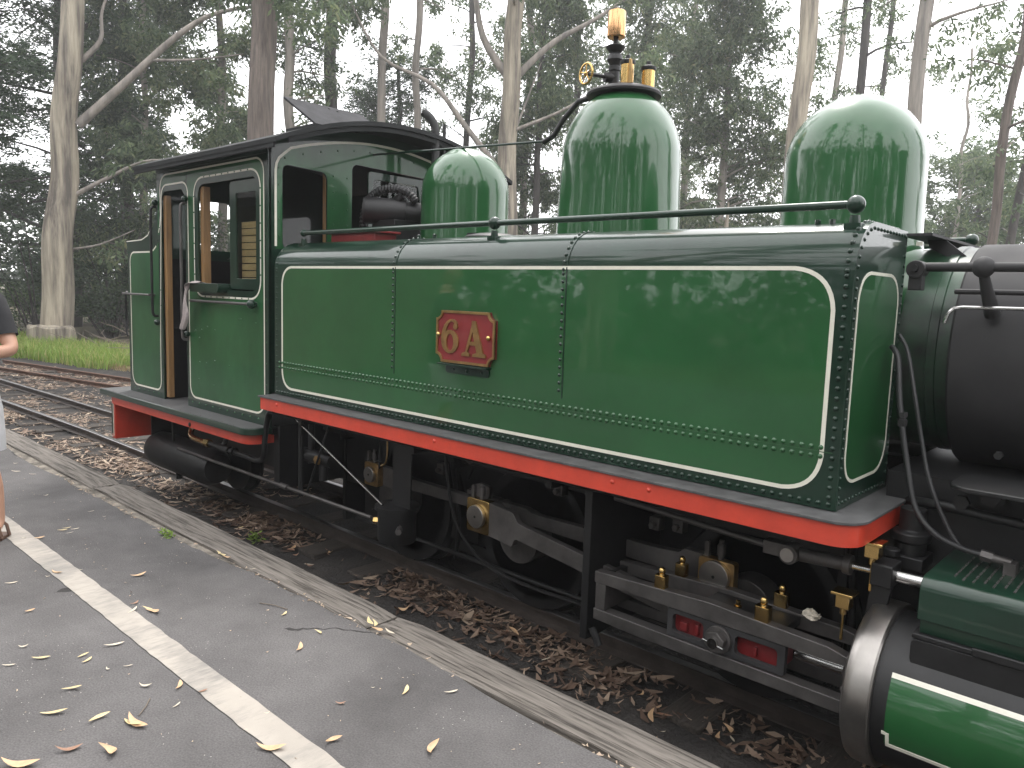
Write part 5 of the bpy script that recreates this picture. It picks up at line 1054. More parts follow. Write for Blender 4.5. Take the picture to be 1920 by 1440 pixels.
make_tree('gum_tree', 'leafy gum just right of the steam dome top', 'gum', P3(-22.3, 30.8), 22, .26, 'darkbark', 'leaf_gum', z0=.15, nl=34, ll=3.8, cr=(.9, 1.4), per=190, seed=21)
make_tree('gum_tree', 'dense leafy gum between the steam dome and front dome', 'gum', P3(-16.8, 29.4), 20, .24, 'gumg', 'leaf_gum', z0=.12, nl=56, ll=4.0, cr=(.9, 1.5), per=210, seed=22)
make_tree('gum_tree', 'hazy tall gum far behind the dense leafy gum', 'gum', P3(-23.3, 37.3), 24, .28, 'gumg', 'leaf_gum', z0=.15, nl=22, ll=4.2, cr=(.9, 1.5), per=150, seed=23)
make_tree('gum_tree', 'straight pale streaked gum trunk left of the front dome', 'gum', P3(-9.2, 19.8), 24, .31, 'gum', 'leaf_gum', lean=(.1, .0), z0=.55, nl=16, ll=3.0, per=140, seed=24, taper=.75)
make_tree('gum_tree', 'slim pale trunk above the left of the front dome', 'gum', P3(-15.0, 37.9), 26, .18, 'gumg', 'leaf_gum', z0=.25, nl=10, ll=2.8, per=70, seed=25, taper=.75)
make_tree('gum_tree', 'dark trunk rising above the front dome crown', 'gum', P3(-11.7, 31.7), 25, .20, 'darkbark', 'leaf_gum', z0=.32, nl=10, ll=2.8, per=80, seed=26, taper=.8)
make_tree('gum_tree', 'thin dark trunk with forking twigs above the front dome', 'gum', P3(-12.9, 38.7), 25, .15, 'darkbark', 'leaf_gum', z0=.25, nl=10, ll=3.0, per=70, seed=27, taper=.75)
make_tree('gum_tree', 'grey leaning trunk above the right of the front dome', 'gum', P3(-8.0, 26.6), 24, .27, 'gumg', 'leaf_gum', lean=(.5, .4), z0=.5, nl=8, ll=2.6, per=60, seed=28, taper=.8)
make_tree('gum_tree', 'pinkish trunk standing right of the front dome', 'gum', P3(-4.9, 25.3), 22, .155, 'stringy', 'leaf_gum', lean=(.7, .4), z0=.30, nl=8, ll=2.2, per=60, seed=29, taper=.8)
make_tree('gum_tree', 'dark slender trunk at the right edge of the view', 'gum', P3(-5.0, 29.3), 23, .15, 'darkbark', 'leaf_gum', lean=(.5, .3), z0=.16, nl=13, ll=2.4, per=80, seed=30, taper=.8)
make_tree('gum_tree', 'sparse gum with bare arching twigs in the open sky', 'gum', P3(-10.2, 44.0), 16, .14, 'gumg', 'leaf_gum', z0=.25, nl=12, ll=3.4, cr=(.6, 1.0), per=40, seed=31)
make_tree('leafy_tree', 'pale green bushy tree low down right of the front dome', 'leafy', P3(-10.5, 50.0), 11, .22, 'darkbark', 'leaf_pale', z0=.12, nl=36, ll=3.8, cr=(1., 1.6), per=180, seed=32, leaf=(.26, .06, .3, .8, 12))
make_tree('leafy_tree', 'pale green bushy tree behind the smokebox handrail', 'leafy', P3(-6.0, 46.0), 9.5, .22, 'darkbark', 'leaf_pale', z0=.10, nl=34, ll=3.6, cr=(1., 1.6), per=170, seed=33, leaf=(.26, .06, .3, .8, 12))
make_tree('leafy_tree', 'low green tree between front dome and pinkish trunk', 'leafy', P3(-14.5, 47.0), 10, .2, 'darkbark', 'leaf_gum', z0=.10, nl=34, ll=3.4, cr=(1., 1.6), per=170, seed=34, leaf=(.26, .055, .3, .8, 12))
sn = MB().tube([(0, 0, -.1), (.02, 0, 2), (.05, .02, 4.2), (.10, .05, 6.2)], [.22, .2, .16, .03], 10).build('broken_trunk', 'gum'); sn.location = P3(-14.7, 26.0); tag(sn, 'broken pale dead trunk between steam dome and front dome', 'tree trunk')

def make_shrub(label, loc, h, w, leafm, seed, per=170, leaf=(.14, .035, .3, .8, 10), group='undergrowth shrubs', dead=0):
    rnd = random.Random(seed); rng = np.random.default_rng(seed)
    root = empty('shrub', loc); tag(root, label, 'shrub', group); cs, rs = [], []; sm = MB()
    for i in range(int(9 + w * 6)):
        a = rnd.uniform(0, 6.283); d = w * math.sqrt(rnd.random()); z = h * rnd.uniform(.15, 1) * (1 - .45 * (d / w) ** 2)
        c = Vector((d * math.cos(a), d * math.sin(a), z)); cs.append(tuple(c)); rs.append(rnd.uniform(.35, .7) * max(.6, w / 2.2))
        sm.tube([(c.x * .15, c.y * .15, -.1), (c.x * .5, c.y * .5, z * .55), tuple(c)], [.035, .022, .008], 5)
    s = sm.build('stems', 'darkbark', None, fix=False); s.parent = root
    q = leafcloud(cs, rs, per, *leaf[:4], rng, leaf[4]); own = np.repeat(rng.uniform(-.2, .2, len(cs)), per)
    quadcloud('foliage', leafm, q, 4, np.clip(rng.beta(2, 2.5, len(q)) + own, 0, 1), root); return root
shr = [('dark shrub at the left edge behind the grass', -29.5, 1.0, 3.2, 2.0, 'leaf_shrub'), ('tall dark shrub just left of the pale gum', -31.0, 5.0, 5.0, 2.4, 'leaf_shrub'), ('dark shrub just right of the pale gum', -29.0, 6.8, 3.8, 2.0, 'leaf_shrub'),
       ('dark shrub close behind the bunker', -26.5, 8.4, 3.4, 2.0, 'leaf_shrub'), ('tall dark shrub above the bunker rail', -30.0, 10.2, 6.0, 2.8, 'leaf_shrub'), ('bushy dark shrub below the cab roof rear corner', -33.5, 8.6, 7.0, 3.0, 'leaf_shrub'),
       ('light green shrub in the clearing beyond the stump', -37.0, 7.0, 2.4, 1.8, 'leaf_pale'), ('dark thicket far left beyond the rails', -34.0, 1.5, 6.0, 3.0, 'leaf_shrub'),
       ('rust tinged shrub left of the steam dome base', -15.2, 15.9, 5.0, 1.5, 'leaf_yel'), ('yellowish shrub right of the steam dome base', -14.2, 22.4, 5.4, 2.0, 'leaf_yel'),
       ('dark shrub behind the tank handrail between the domes', -12.6, 22.6, 4.6, 2.2, 'leaf_shrub'), ('dark green shrub right of the sand dome', -17.4, 18.8, 5.2, 1.8, 'leaf_shrub'), ('dark shrub behind the steam dome', -14.0, 18.2, 4.6, 2.2, 'leaf_shrub'),
       ('dark shrub behind the cab beside the far window', -24.5, 12.5, 5.5, 2.8, 'leaf_shrub'), ('dark shrub behind the front dome', -8.4, 24.0, 4.6, 2.2, 'leaf_shrub'), ('leafy shrub below the pale bushy trees at right', -5.2, 34.0, 4.2, 2.4, 'leaf_pale'), ('leafy shrub behind the smokebox rail at right', -1.5, 30.0, 4.0, 2.4, 'leaf_shrub')]
for i, (lb_, x, y, h, w, m_) in enumerate(shr): make_shrub(lb_, P3(x, y), h, w, m_, 100 + i)

# far wood: one mass of foliage round the clearing
def wood(name, label, pts, n, h, seed):
    rng = np.random.default_rng(seed); cs, rs = [], []
    for (x, y) in pts:
        for k in range(n):
            cs.append((x + rng.normal(0, 2.6), y + rng.normal(0, 2.6), rng.uniform(0, 1) ** 1.2 * h)); rs.append(rng.uniform(1.0, 2.0))
    q = leafcloud(cs, rs, 70, .5, .14, .4, .8, rng, 0); o = quadcloud(name, 'leaf_shrub', q, 4, np.clip(rng.beta(2, 2.5, len(q)), 0, 1), kind='stuff'); o['label'] = label; o['category'] = 'woodland'
arcp = [(1 + 62 * math.cos(rad(a)), -4 + 62 * math.sin(rad(a))) for a in range(84, 186, 5)]
wood('far_wood', 'dark far wood seen low between the trunks', arcp, 50, 7.0, 77)
wood('far_wood', 'dense wood on the platform side behind the viewer', [(1 + 27 * math.cos(rad(a)), -6 + 24 * math.sin(rad(a))) for a in range(184, 372, 6)], 34, 13.0, 78)

# trees on the platform side, behind the viewer (seen in the reflections)
srcs = [o for o in bpy.data.objects if o.parent is None and o.get('category') == 'tree']
pick = {o['label'][:12]: o for o in srcs}
bt = [srcs[15], srcs[18], srcs[19], srcs[10]]
for i, (x, y, sc_) in enumerate([(-16, -26, 1.0), (-9, -31, .95), (-3, -24, .9), (4, -29, 1.0), (11, -26, .95), (19, -22, 1.0), (25, -14, .9), (26, -4, 1.0), (-24, -24, 1.0), (-32, -20, 1.0), (24, 8, .95), (14, 20, 1.0), (-10, -13, 1.25), (-1.5, -13.5, 1.3), (7, -13, 1.25), (15, -10, 1.1)]):
    copy_tree(bt[i % 4], 'gum_tree', 'tall gum on the platform side of the line', P3(x, y), i * 1.3, sc_, 'trees on the platform side')

# grass bank by the siding
def blades(name, label, m_, n, rgn, h, seed):
    rng = np.random.default_rng(seed); P = []
    while len(P) < n:
        u, v_ = rng.random(), rng.random(); x, y = rgn(u, v_)
        if noise.noise((x * .35, y * .35, seed)) > -.35 - .3 * rng.random(): P.append((x, y))
    P = np.array(P); z = np.array([max(gl(x, y), bz(x, y) if y < 5.5 else -9) for x, y in P]) - .02
    N = len(P); a = rng.uniform(0, 6.283, N); hh_ = h * rng.uniform(.4, 1.2, N); w = rng.uniform(.008, .018, N); ln = rng.normal(0, .28, (N, 2)) * hh_[:, None]
    b0 = np.stack([P[:, 0] - np.cos(a) * w, P[:, 1] - np.sin(a) * w, z], 1); b1 = np.stack([P[:, 0] + np.cos(a) * w, P[:, 1] + np.sin(a) * w, z], 1)
    md_ = np.stack([P[:, 0] + ln[:, 0] * .35, P[:, 1] + ln[:, 1] * .35, z + hh_ * .6], 1); tp = np.stack([P[:, 0] + ln[:, 0], P[:, 1] + ln[:, 1], z + hh_], 1)
    wv_ = np.stack([np.cos(a) * w * .7, np.sin(a) * w * .7, np.zeros(N)], 1)
    q = np.concatenate([np.stack([b0, b1, md_ + wv_, md_ - wv_], 1), np.stack([md_ - wv_, md_ + wv_, tp, tp], 1)], 0); r = np.clip(rng.beta(2, 2.4, N), 0, 1)
    o = quadcloud(name, m_, q, 4, np.concatenate([r, r]), kind='stuff'); o['label'] = label; o['category'] = 'grass'
blades('grass', 'bright green grass bank beside the rusty siding', 'grass', 15000, lambda u, v_: (-36 + u * 17.5, 2.15 + (u * 17.5 - 17) * .19 + .45 + v_ * (2.4 + 1.2 * (1 - u))), .42, 41)
blades('grass', 'dry straw coloured grass at the end of the bank', 'dry', 4200, lambda u, v_: (-19.6 + u * 6.5, 2.45 + u * 1.2 + .25 + v_ * 1.9), .13, 42)
# weeds at the platform edge
def weed(x, y, seed):
    q = leafcloud([(0, 0, .03)], [.032], 34, .03, .006, -.3, .7, np.random.default_rng(seed), 0); o = quadcloud('weed', 'grass', q, 4, np.random.default_rng(seed).uniform(0, .5, len(q)))
    o.location = (x, y, ZP - .015); tag(o, 'small green weed sprouting at the asphalt edge', 'weed', 'weeds at the platform edge')
weed(-3.62, -2.115, 1); weed(-3.68, -2.12, 3)
o = quadcloud('weed', 'grass', leafcloud([(0, 0, .04)], [.06], 60, .05, .008, -.2, .7, np.random.default_rng(9), 0), 4, np.random.default_rng(9).uniform(0, .5, 60)); o.location = (-4.75, -.92, -.03); tag(o, 'small green weed in the cinders below the air reservoir', 'weed')
# heap of dead branches behind the siding
br = MB(); rnd = random.Random(5)
for i in range(120):
    x, y = -21.5 + rnd.uniform(-3.2, 3.0), 5.4 + rnd.uniform(-.9, 1.8) + rnd.uniform(-.4, .4); a = rnd.uniform(0, 6.283); L = rnd.uniform(.5, 1.8); e = rnd.uniform(-.15, .5); z = gl(x, y) + rnd.uniform(.05, .5)
    p0 = Vector((x, y, z)); d_ = Vector((math.cos(a) * math.cos(e), math.sin(a) * math.cos(e), math.sin(e))); k_ = Vector((rnd.uniform(-.1, .1), rnd.uniform(-.1, .1), rnd.uniform(-.05, .1)))
    br.tube([p0, p0 + d_ * L * .5 + k_, p0 + d_ * L], [.022 * rnd.uniform(.5, 1.5), .015, .005], 5)
o = br.build('brushwood', 'twig', fix=False); o['kind'] = 'stuff'; o['label'] = 'heap of dead grey branches beyond the grass'; o['category'] = 'brushwood'

# ================================================================ weatherboard station building further along the platform
sb_ = empty('station_building', (-14, -7.2, ZP)); tag(sb_, 'cream weatherboard station building further back along the platform', 'building')
M['cream'] = mat('cream_weatherboard', (.17, .155, .11), .6, var=.08, vscale=3); M['iron'] = mat('roof_iron', (.16, .15, .15), .5, var=.2, vscale=2); M['browntrim'] = mat('brown_trim', (.10, .05, .03), .5)
x0, x1, y0, y1 = -19.5, -10.8, -9.2, -5.3
part(MB().box(x0 + .03, x1 - .03, y0 + .03, y1 - .03, ZP, 3.7), 'wall_core', 'cream', sb_)
def bboard(pts_):
    b_ = MB().add(pts_, [(0, 1, 2, 3), (4, 7, 6, 5), (0, 4, 5, 1), (1, 5, 6, 2), (2, 6, 7, 3), (3, 7, 4, 0)]); return b_
for i in range(21):
    z = ZP + .05 + i * .15
    part(bboard([(x0, y1 + .012, z), (x1, y1 + .012, z), (x1, y1 - .004, z + .155), (x0, y1 - .004, z + .155), (x0, y1 - .028, z), (x1, y1 - .028, z), (x1, y1 - .028, z + .155), (x0, y1 - .028, z + .155)]), 'weatherboard', 'cream', sb_, ang=0)
    part(bboard([(x1 + .012, y0, z), (x1 + .012, y1, z), (x1 - .004, y1, z + .155), (x1 - .004, y0, z + .155), (x1 - .028, y0, z), (x1 - .028, y1, z), (x1 - .028, y1, z + .155), (x1 - .028, y0, z + .155)]), 'weatherboard', 'cream', sb_, ang=0)
part(MB().slab([(y0 - .5, 3.68), (y1 + .9, 3.55), (y1 + .9, 3.62), (-7.25, 5.0), (y0 - .5, 3.75)], O=(x0 - .4, 0, 0), U=(0, 1, 0), W=(0, 0, 1), N=(1, 0, 0), t=x1 - x0 + .8), 'roof', 'iron', sb_, ang=0)
for x in (-16.5, -12.2):
    w_ = part(MB().slab(rrect(x - .6, x + .6, 1.5, 2.9, .01), [rrect(x - .5, x + .5, 1.6, 2.8, .01)], O=(0, y1 + .0, 0), N=(0, 1, 0), t=.06), 'window', 'browntrim', sb_, ang=0)
    part(MB().box(x - .5, x + .5, y1 - .01, y1 + .02, 1.6, 2.8), 'pane', 'inside', w_, ang=0)
d_ = part(MB().box(-14.8, -13.8, y1, y1 + .05, ZP, 2.65), 'door', 'browntrim', sb_, bev=.01); part(MB().ball((-13.95, y1 + .08, 1.55), .03), 'door_knob', 'brass', d_)

# ================================================================ fallen leaves on the platform
def leafmesh(name, L, W, bend, lift, m_):
    mb = MB(); n = 7
    for i in range(n + 1):
        t = i / n - .5; w = W * (max(0., 1 - (2 * t) ** 2)) ** .8 * (1 + .25 * math.sin(t * 5)); x = t * L; y = bend * (4 * t * t); z = lift * (4 * t * t) + .003
        mb.v += [(x, y - w / 2, z + w * .12), (x, y, z), (x, y + w / 2, z + w * .16)]
    mb.f = [(i * 3 + j, (i + 1) * 3 + j, (i + 1) * 3 + j + 1, i * 3 + j + 1) for i in range(n) for j in (0, 1)]
    me = bpy.data.meshes.new(name); me.from_pydata(mb.v, [], mb.f); me.materials.append(M[m_]); me.polygons.foreach_set('use_smooth', [True] * len(me.polygons)); return me
LM = {'yellow': [leafmesh('l', .095, .020, .008, .006, 'lf_yellow'), leafmesh('l', .075, .017, -.014, .010, 'lf_yellow')], 'tan': [leafmesh('l', .10, .024, .012, .012, 'lf_tan'), leafmesh('l', .07, .022, -.018, .015, 'lf_tan')],
      'pale': [leafmesh('l', .09, .016, .006, .006, 'lf_pale'), leafmesh('l', .055, .014, .012, .008, 'lf_pale')], 'brown': [leafmesh('l', .085, .020, .016, .012, 'lf_brown'), leafmesh('l', .06, .018, -.012, .012, 'lf_brown')]}
LB = {'yellow': 'yellow curved gum leaf lying on the asphalt platform', 'tan': 'orange tan gum leaf lying on the asphalt platform', 'pale': 'pale straw coloured gum leaf lying on the asphalt platform', 'brown': 'brown curled gum leaf lying on the asphalt platform'}
PL = [(-3.41,-3.02,'pale',1.42,0.80), (-4.17,-2.54,'yellow',0.85,1.00), (-4.20,-2.51,'yellow',1.18,0.90), (-4.10,-2.69,'tan',1.17,1.00), (-4.16,-2.76,'pale',0.84,0.60), (-3.42,-2.81,'tan',0.44,0.90), (-3.09,-2.51,'tan',1.38,1.00), (-2.97,-3.06,'tan',1.63,0.80), (-2.58,-3.19,'pale',1.03,0.90), (-2.42,-3.17,'yellow',1.02,0.90), (-2.33,-3.04,'yellow',1.72,0.80), (-2.27,-3.04,'yellow',2.06,0.70), (-2.34,-2.91,'pale',1.26,1.10), (-2.14,-3.01,'pale',0.14,0.60), (-2.07,-3.16,'yellow',1.00,1.20), (-1.90,-2.96,'pale',0.81,1.10), (-1.93,-3.27,'yellow',0.94,1.20), (-1.79,-3.17,'yellow',1.77,1.30), (-1.66,-3.09,'tan',0.17,1.40), (-1.67,-3.10,'yellow',0.24,1.20), (-1.65,-3.31,'brown',1.14,1.20), (-1.55,-3.21,'tan',0.13,1.50), (-1.67,-3.45,'tan',0.79,1.50), (-1.81,-2.86,'tan',2.45,0.80), (-1.71,-2.82,'brown',1.56,0.80), (-2.57,-2.64,'tan',0.46,1.30), (-2.61,-2.65,'yellow',0.22,1.20), (-2.73,-2.67,'brown',1.80,0.70), (-2.65,-2.71,'pale',2.11,0.90), (-2.13,-2.21,'yellow',2.12,0.70), (-1.85,-2.20,'yellow',0.08,0.80), (-1.77,-2.35,'tan',2.32,0.90), (-1.19,-2.83,'tan',0.65,1.30), (-1.09,-2.65,'tan',1.42,1.10), (-1.27,-2.49,'brown',0.80,0.60), (-3.07,-2.04,'yellow',0.04,1.10), (-3.12,-2.04,'yellow',-0.30,1.00), (-3.01,-2.04,'tan',0.25,1.10), (-2.44,-3.28,'pale',1.02,0.70), (-1.77,-1.98,'yellow',-0.41,1.20), (-1.73,-1.97,'yellow',-0.50,1.10), (-1.67,-2.00,'tan',0.29,1.10), (-1.62,-1.98,'pale',-0.05,1.00), (-4.31,-2.25,'pale',1.20,0.50), (-3.51,-1.70,'yellow',1.46,0.50), (-4.09,-2.53,'pale',1.18,0.60), (-5.11,-2.36,'pale',1.68,0.80), (-1.17,-2.25,'yellow',2.16,0.90), (-1.04,-2.13,'pale',1.14,0.80), (-0.81,-2.44,'tan',2.02,1.30), (-4.15,-2.48,'pale',1.40,0.70), (-6.04,-2.31,'pale',0.88,1.00), (-6.35,-2.23,'pale',0.89,0.90), (-5.86,-2.24,'pale',0.88,0.80), (-3.39,-2.86,'pale',0.83,0.50), (-3.38,-2.70,'pale',0.83,0.40), (-2.76,-2.03,'pale',0.83,0.50), (-1.68,-2.93,'pale',1.88,0.50), (-2.11,-2.94,'pale',1.23,0.50), (-4.49,-2.27,'pale',1.22,0.60), (-1.40,-2.72,'pale',1.15,0.50), (-1.28,-2.33,'pale',0.81,0.40)]
for (x, y, c, a, s) in PL:
    me = random.choice(LM[c]); o = bpy.data.objects.new('fallen_leaf', me); col.objects.link(o)
    zz = ZP + .003
    if YI - .03 < y < YO + .02: zz = ZP + .010
    o.location = (x, y, zz); o.rotation_euler = (random.uniform(-.12, .12), random.uniform(-.12, .12), a); o.scale = (s * .84, s * .84, s * .84)
    tag(o, LB[c], 'leaf', c + ' leaves on the platform')
# a few larger leaves among the cinders
for i in range(46):
    x = random.uniform(-4.5, 1.2); y = random.uniform(-1.12, -.62); c = random.choice(['tan', 'brown', 'brown', 'pale', 'tan'])
    o = bpy.data.objects.new('fallen_leaf', random.choice(LM[c])); col.objects.link(o); s = random.uniform(.8, 1.25)
    o.location = (x, y, bz(x, y) + .03); o.rotation_euler = (random.uniform(-.5, .5), random.uniform(-.4, .4), random.uniform(0, 6.28)); o.scale = (s, s, s)
    tag(o, {'tan': 'orange tan leaf', 'brown': 'brown curled leaf', 'pale': 'pale straw coloured leaf'}[c] + ' on the dark cinders beside the near rail', 'leaf', c + ' leaves on the cinders')
tw = empty('x') if False else None
for (x, y, a, L) in ((-2.25, -2.20, .35, .17), (-1.75, -3.02, -.7, .12), (-1.45, -3.3, 1.2, .14)):
    o = MB().tube([(-L / 2, 0, .004), (0, .006, .007), (L / 2, 0, .004)], .0022, 5).build('twig', 'twig'); o.location = (x, y, ZP); o.rotation_euler = (0, 0, a); tag(o, 'thin dry twig lying on the asphalt platform', 'twig', 'twigs on the platform')

# ================================================================ person at the left edge
RT = Vector((.735, .677, 0)).normalized(); FWD = Vector((.677, -.735, 0)).normalized()      # person's left (picture right); facing the viewer
B0 = Vector((-4.234, -2.843, ZP)) - RT * .225
pp_ = empty('person', tuple(B0)); pp_.scale = (1.035, 1.035, 1.035); tag(pp_, 'person in black T-shirt, pale grey shorts and brown sandals standing on the platform', 'person')
def bodypt(r, f, z): return Vector(RT * r + FWD * f + Vector((0, 0, z)))
def skin(name, m_, nodes, edges, sub=2):
    me = bpy.data.meshes.new(name); me.from_pydata([tuple(bodypt(*n[:3])) for n in nodes], edges, [])
    o = bpy.data.objects.new(name, me); col.objects.link(o); me.materials.append(M[m_]); o.parent = pp_
    md = o.modifiers.new('skin', 'SKIN'); md.use_smooth_shade = True
    sv = me.skin_vertices[0].data
    for i, n in enumerate(nodes):
        rr = n[3]; sv[i].radius = (rr, rr) if not isinstance(rr, tuple) else rr; sv[i].use_root = (i == 0)
    s_ = o.modifiers.new('sub', 'SUBSURF'); s_.levels = sub; s_.render_levels = sub
    return o
nodes = [(0, 0, .93, (.14, .10)), (0, .0, 1.10, (.13, .095)), (0, .0, 1.30, (.14, .10)), (0, 0, 1.44, (.11, .075)), (0, .01, 1.52, .058), (0, .02, 1.60, .062),   # 0-5 spine, neck
         (.19, 0, 1.41, .060), (.250, .0, 1.28, .050), (.332, .03, 1.105, .046), (.20, .20, 1.10, .038), (.09, .29, 1.16, .029),                # 6-10 left arm
         (-.19, 0, 1.41, .060), (-.250, .0, 1.28, .050), (-.312, .04, 1.11, .046), (-.20, .20, 1.11, .038), (-.09, .29, 1.16, .029),          # 11-15 right arm
         (.10, 0, .86, .095), (.125, .01, .66, .083), (.145, .02, .47, .056), (.16, -.01, .30, .056), (.175, -.02, .085, .036),                # 16-20 left leg
         (-.10, 0, .86, .095), (-.12, .01, .66, .083), (-.13, .02, .47, .056), (-.14, -.01, .30, .056), (-.15, -.02, .085, .036),              # 21-25 right leg
         (.19, .10, .035, .032), (.20, .17, .028, .026), (-.16, .10, .035, .032), (-.17, .17, .028, .026)]
edges = [(0, 1), (1, 2), (2, 3), (3, 4), (4, 5), (3, 6), (6, 7), (7, 8), (8, 9), (9, 10), (3, 11), (11, 12), (12, 13), (13, 14), (14, 15), (0, 16), (16, 17), (17, 18), (18, 19), (19, 20), (0, 21), (21, 22), (22, 23), (23, 24), (24, 25), (20, 26), (26, 27), (25, 28), (28, 29)]
body = skin('body', 'skin', nodes, edges)
# head with face, hands with fingers, all skin meshes joined to the body's look
hd = MB()
hd.ball((0, 0, 0), 1, 24, 18)
hv = []
for v_ in hd.v:
    x, y, z = v_; w = .078 * (1 - .18 * max(0, -z)); r_ = x * w; f_ = y * .095 + (.012 * max(0, y) * (1 if z < .2 else .4)); hv.append(tuple(bodypt(r_, f_ + .03, 1.70 + z * .12)))
hd.v = hv
def bump(c, r_, sc): 
    q = MB().ball((0, 0, 0), r_, 12, 8, sc); hd.add([tuple(bodypt(c[0] + v_[0], c[1] + v_[1], c[2] + v_[2])) for v_ in q.v], q.f)
bump((0, .135, 1.685), .018, (.8, 1, 1.5)); bump((0, .124, 1.645), .02, (1.3, .5, .35)); bump((.082, .02, 1.695), .026, (.35, .7, 1.2)); bump((-.082, .02, 1.695), .026, (.35, .7, 1.2))
h_ = hd.build('head', 'skin', None, ang=80); h_.parent = pp_
ey = MB()
for s in (-1, 1):
    q = MB().ball((0, 0, 0), .012, 10, 8); ey.add([tuple(bodypt(s * .032 + v_[0], .124 + v_[1], 1.705 + v_[2])) for v_ in q.v], q.f)
e_ = ey.build('eye', 'eye', None); e_.parent = pp_
ha = MB().ball((0, 0, 0), 1, 24, 14); ha.v = [tuple(bodypt(x * .084, y * .106 + .026 - (.02 if z < 0 else 0), 1.735 + max(z, -.35 if y < .2 else .25) * .095)) for x, y, z in ha.v]
h2 = ha.build('hair', 'hair', None, ang=80); h2.parent = pp_
for s in (-1, 1):
    nd = [(s * .09, .29, 1.16, .029), (s * .055, .325, 1.175, .034), (s * .03, .345, 1.18, .030)]; ed = [(0, 1), (1, 2)]
    for k, (dz_, ln) in enumerate(((.030, .070), (.010, .080), (-.010, .075), (-.030, .058))):
        b0 = len(nd); nd += [(s * .022, .352, 1.18 + dz_, .0095), (s * -.012, .362 - .01, 1.18 + dz_, .0088), (s * (-.012 - ln * .25), .345 - ln * .3, 1.178 + dz_, .008)]; ed += [(2, b0), (b0, b0 + 1), (b0 + 1, b0 + 2)]
    b0 = len(nd); nd += [(s * .045, .325, 1.212, .011), (s * .02, .335, 1.235, .0095), (s * -.005, .34, 1.242, .0085)]; ed += [(1, b0), (b0, b0 + 1), (b0 + 1, b0 + 2)]
    skin('hand', 'skin', nd, ed)
def loft(rings, n=28):
    """closed cloth tube through elliptical rings (r, f, z, half width, half depth)"""
    mb = MB()
    for (cr_, cf_, cz_, a_, b__) in rings:
        for k in range(n):
            t_ = 6.2832 * k / n; wr = 1 + .025 * math.sin(3 * t_ + cz_ * 23) + .015 * math.sin(7 * t_ + cz_ * 41)
            mb.v.append(tuple(bodypt(cr_ + a_ * wr * math.cos(t_), cf_ + b__ * wr * math.sin(t_), cz_)))
    for q in range(len(rings) - 1):
        for k in range(n): mb.f.append((q * n + k, q * n + (k + 1) % n, (q + 1) * n + (k + 1) % n, (q + 1) * n + k))
    return mb
sh = loft([(0, .0, .87, .20, .145), (0, .0, .95, .196, .145), (0, 0, 1.08, .192, .14), (0, 0, 1.22, .20, .142), (0, 0, 1.33, .208, .142), (0, 0, 1.42, .200, .125), (0, 0, 1.465, .165, .10), (0, .005, 1.495, .10, .078), (0, .008, 1.51, .078, .072)])
for sg in (-1, 1):
    sh.tube([bodypt(sg * .10, 0, 1.42), bodypt(sg * .165, 0, 1.425), bodypt(sg * .212, .0, 1.375), bodypt(sg * .252, .006, 1.28), bodypt(sg * .285, .02, 1.185)], [.05, .066, .068, .066, .068], 20, caps=False)
t_s = sh.build('t_shirt', 'shirt', None, ang=70); t_s.parent = pp_
so_ = loft([(0, 0, .98, .178, .135), (0, 0, .92, .186, .14), (0, 0, .84, .195, .142), (0, 0, .78, .19, .13)])
for sg in (-1, 1):
    g = loft([(sg * .10, 0, .86, .10, .125), (sg * .108, .0, .76, .108, .125), (sg * .122, .008, .66, .110, .118), (sg * .13, .012, .56, .112, .116), (sg * .132, .014, .53, .113, .116)], 24); so_.add(g.v, g.f)
s_o = so_.build('shorts', 'shorts', None, ang=70); s_o.parent = pp_
mo = MB().ball((0, 0, 0), 1, 12, 8); mo.v = [tuple(bodypt(x * .024, .131 + y * .006, 1.641 + z * .006)) for x, y, z in mo.v]
m_o = mo.build('mouth', mat('lips', (.34, .12, .10), .5), None); m_o.parent = pp_
for s in (-1, 1):
    sn_ = MB(); ox, oy = (.185 if s > 0 else -.155), .055
    pl_ = [(ox - .04, -.09), (ox + .035, -.09), (ox + .045, .03), (ox + .055, .13), (ox + .03, .175), (ox - .01, .18), (ox - .045, .13), (ox - .04, .02)]
    sn_.slab(rpoly(pl_, .02, 3), O=tuple(bodypt(0, .02, .001)), U=tuple(RT), W=tuple(FWD), N=(0, 0, 1), t=.018)
    for f_, hgt in ((.10, .075), (.02, .10), (-.05, .10)):
        sn_.tube([tuple(bodypt(ox - .042, f_ + .02, .012)), tuple(bodypt(ox - .03, f_ + .02, hgt * .75)), tuple(bodypt(ox, f_ + .02, hgt)), tuple(bodypt(ox + .03, f_ + .02, hgt * .75)), tuple(bodypt(ox + .045, f_ + .02, .012))], .009, 6)
    q = sn_.build('sandal', 'sandal', None); q.parent = pp_

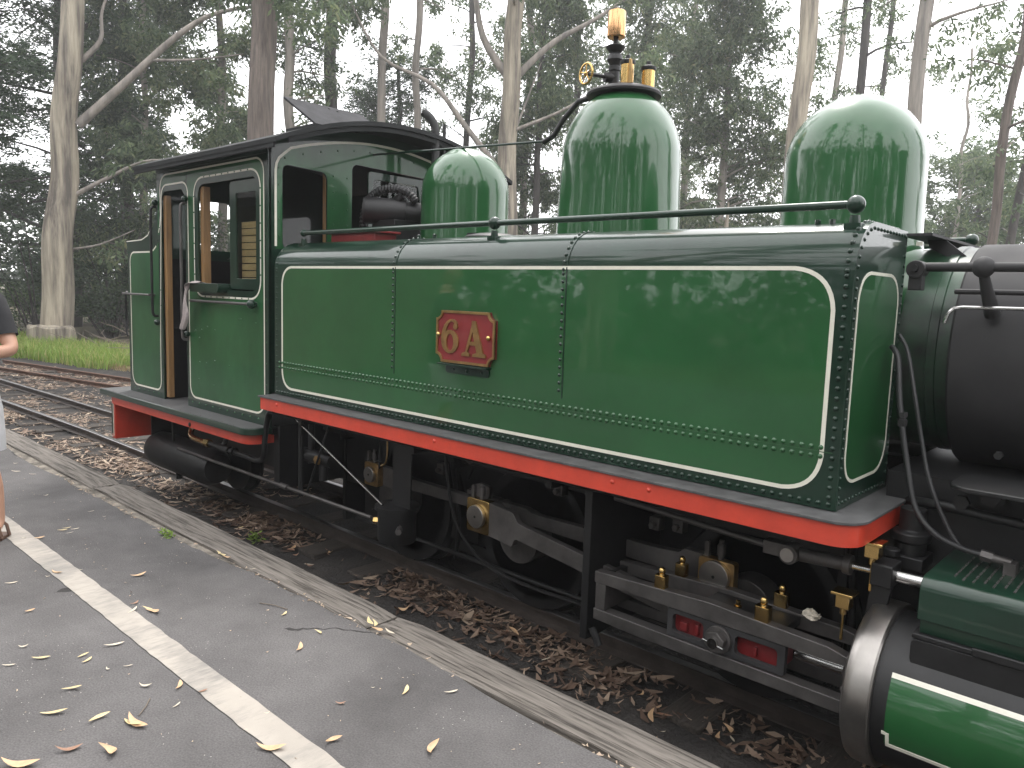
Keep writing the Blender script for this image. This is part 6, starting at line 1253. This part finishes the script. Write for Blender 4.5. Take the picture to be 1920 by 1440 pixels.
# ================================================================ thin even haze added round the whole place
hz = MB().box(-305, 305, -305, 305, -2.2, 30.0).build('haze', 'green', ang=0); hz['kind'] = 'stuff'; hz['label'] = 'thin pale haze among the trees'; hz['category'] = 'haze'
m = bpy.data.materials.new('thin_haze'); m.use_nodes = True; nt = m.node_tree; nt.nodes.remove(nt.nodes['Principled BSDF'])
vol = nt.nodes.new('ShaderNodeVolumePrincipled'); vol.inputs['Color'].default_value = (.90, .91, .93, 1); vol.inputs['Density'].default_value = .0019; vol.inputs['Anisotropy'].default_value = .3
nt.links.new(vol.outputs['Volume'], nt.nodes['Material Output'].inputs['Volume'])
hz.data.materials.clear(); hz.data.materials.append(m)

# split any mesh that holds pieces standing apart from each other into parts of their own
def split_apart(o):
    me = o.data; n = len(me.vertices)
    if n > 6000: return
    par = list(range(n))
    def fd(a):
        while par[a] != a: par[a] = par[par[a]]; a = par[a]
        return a
    for e in me.edges:
        a, b_ = fd(e.vertices[0]), fd(e.vertices[1])
        if a != b_: par[a] = b_
    isl = {}
    for i in range(n): isl.setdefault(fd(i), []).append(i)
    if len(isl) < 2: return
    co = np.empty(n * 3); me.vertices.foreach_get('co', co); co = co.reshape(-1, 3)
    L = [(np.min(co[v_], 0) - .001, np.max(co[v_], 0) + .001, v_) for v_ in isl.values()]
    grp = list(range(len(L)))
    def gf(a):
        while grp[a] != a: a = grp[a]
        return a
    for i in range(len(L)):
        for j in range(i):
            if np.all(L[i][0] < L[j][1]) and np.all(L[j][0] < L[i][1]): grp[gf(i)] = gf(j)
    roots = sorted(set(gf(i) for i in range(len(L))))
    if len(roots) < 2: return
    lab = np.zeros(n, int)
    for i, l in enumerate(L): lab[l[2]] = roots.index(gf(i))
    for k in range(len(roots) - 1, -1, -1):
        bm = bmesh.new(); bm.from_mesh(me); bm.verts.ensure_lookup_table()
        bmesh.ops.delete(bm, geom=[v_ for v_ in bm.verts if lab[v_.index] != k], context='VERTS')
        if k == 0:
            old = o.data; nm = old.copy(); bm.to_mesh(nm); o.data = nm
        else:
            nm = me.copy(); bm.to_mesh(nm); c = o.copy(); c.data = nm; col.objects.link(c)
        bm.free()
def family(r):
    out = []
    for ch in r.children: out.append(ch); out += family(ch)
    return out
bpy.context.view_layer.update()
for o in family(loco) + [c for c in pp_.children if c.name.startswith('eye')]:
    if o.type == 'MESH' and o.get('kind') != 'stuff' and not o.children: split_apart(o)
for o in family(loco):
    if o.name.startswith('eyes'): o.name = 'eye'
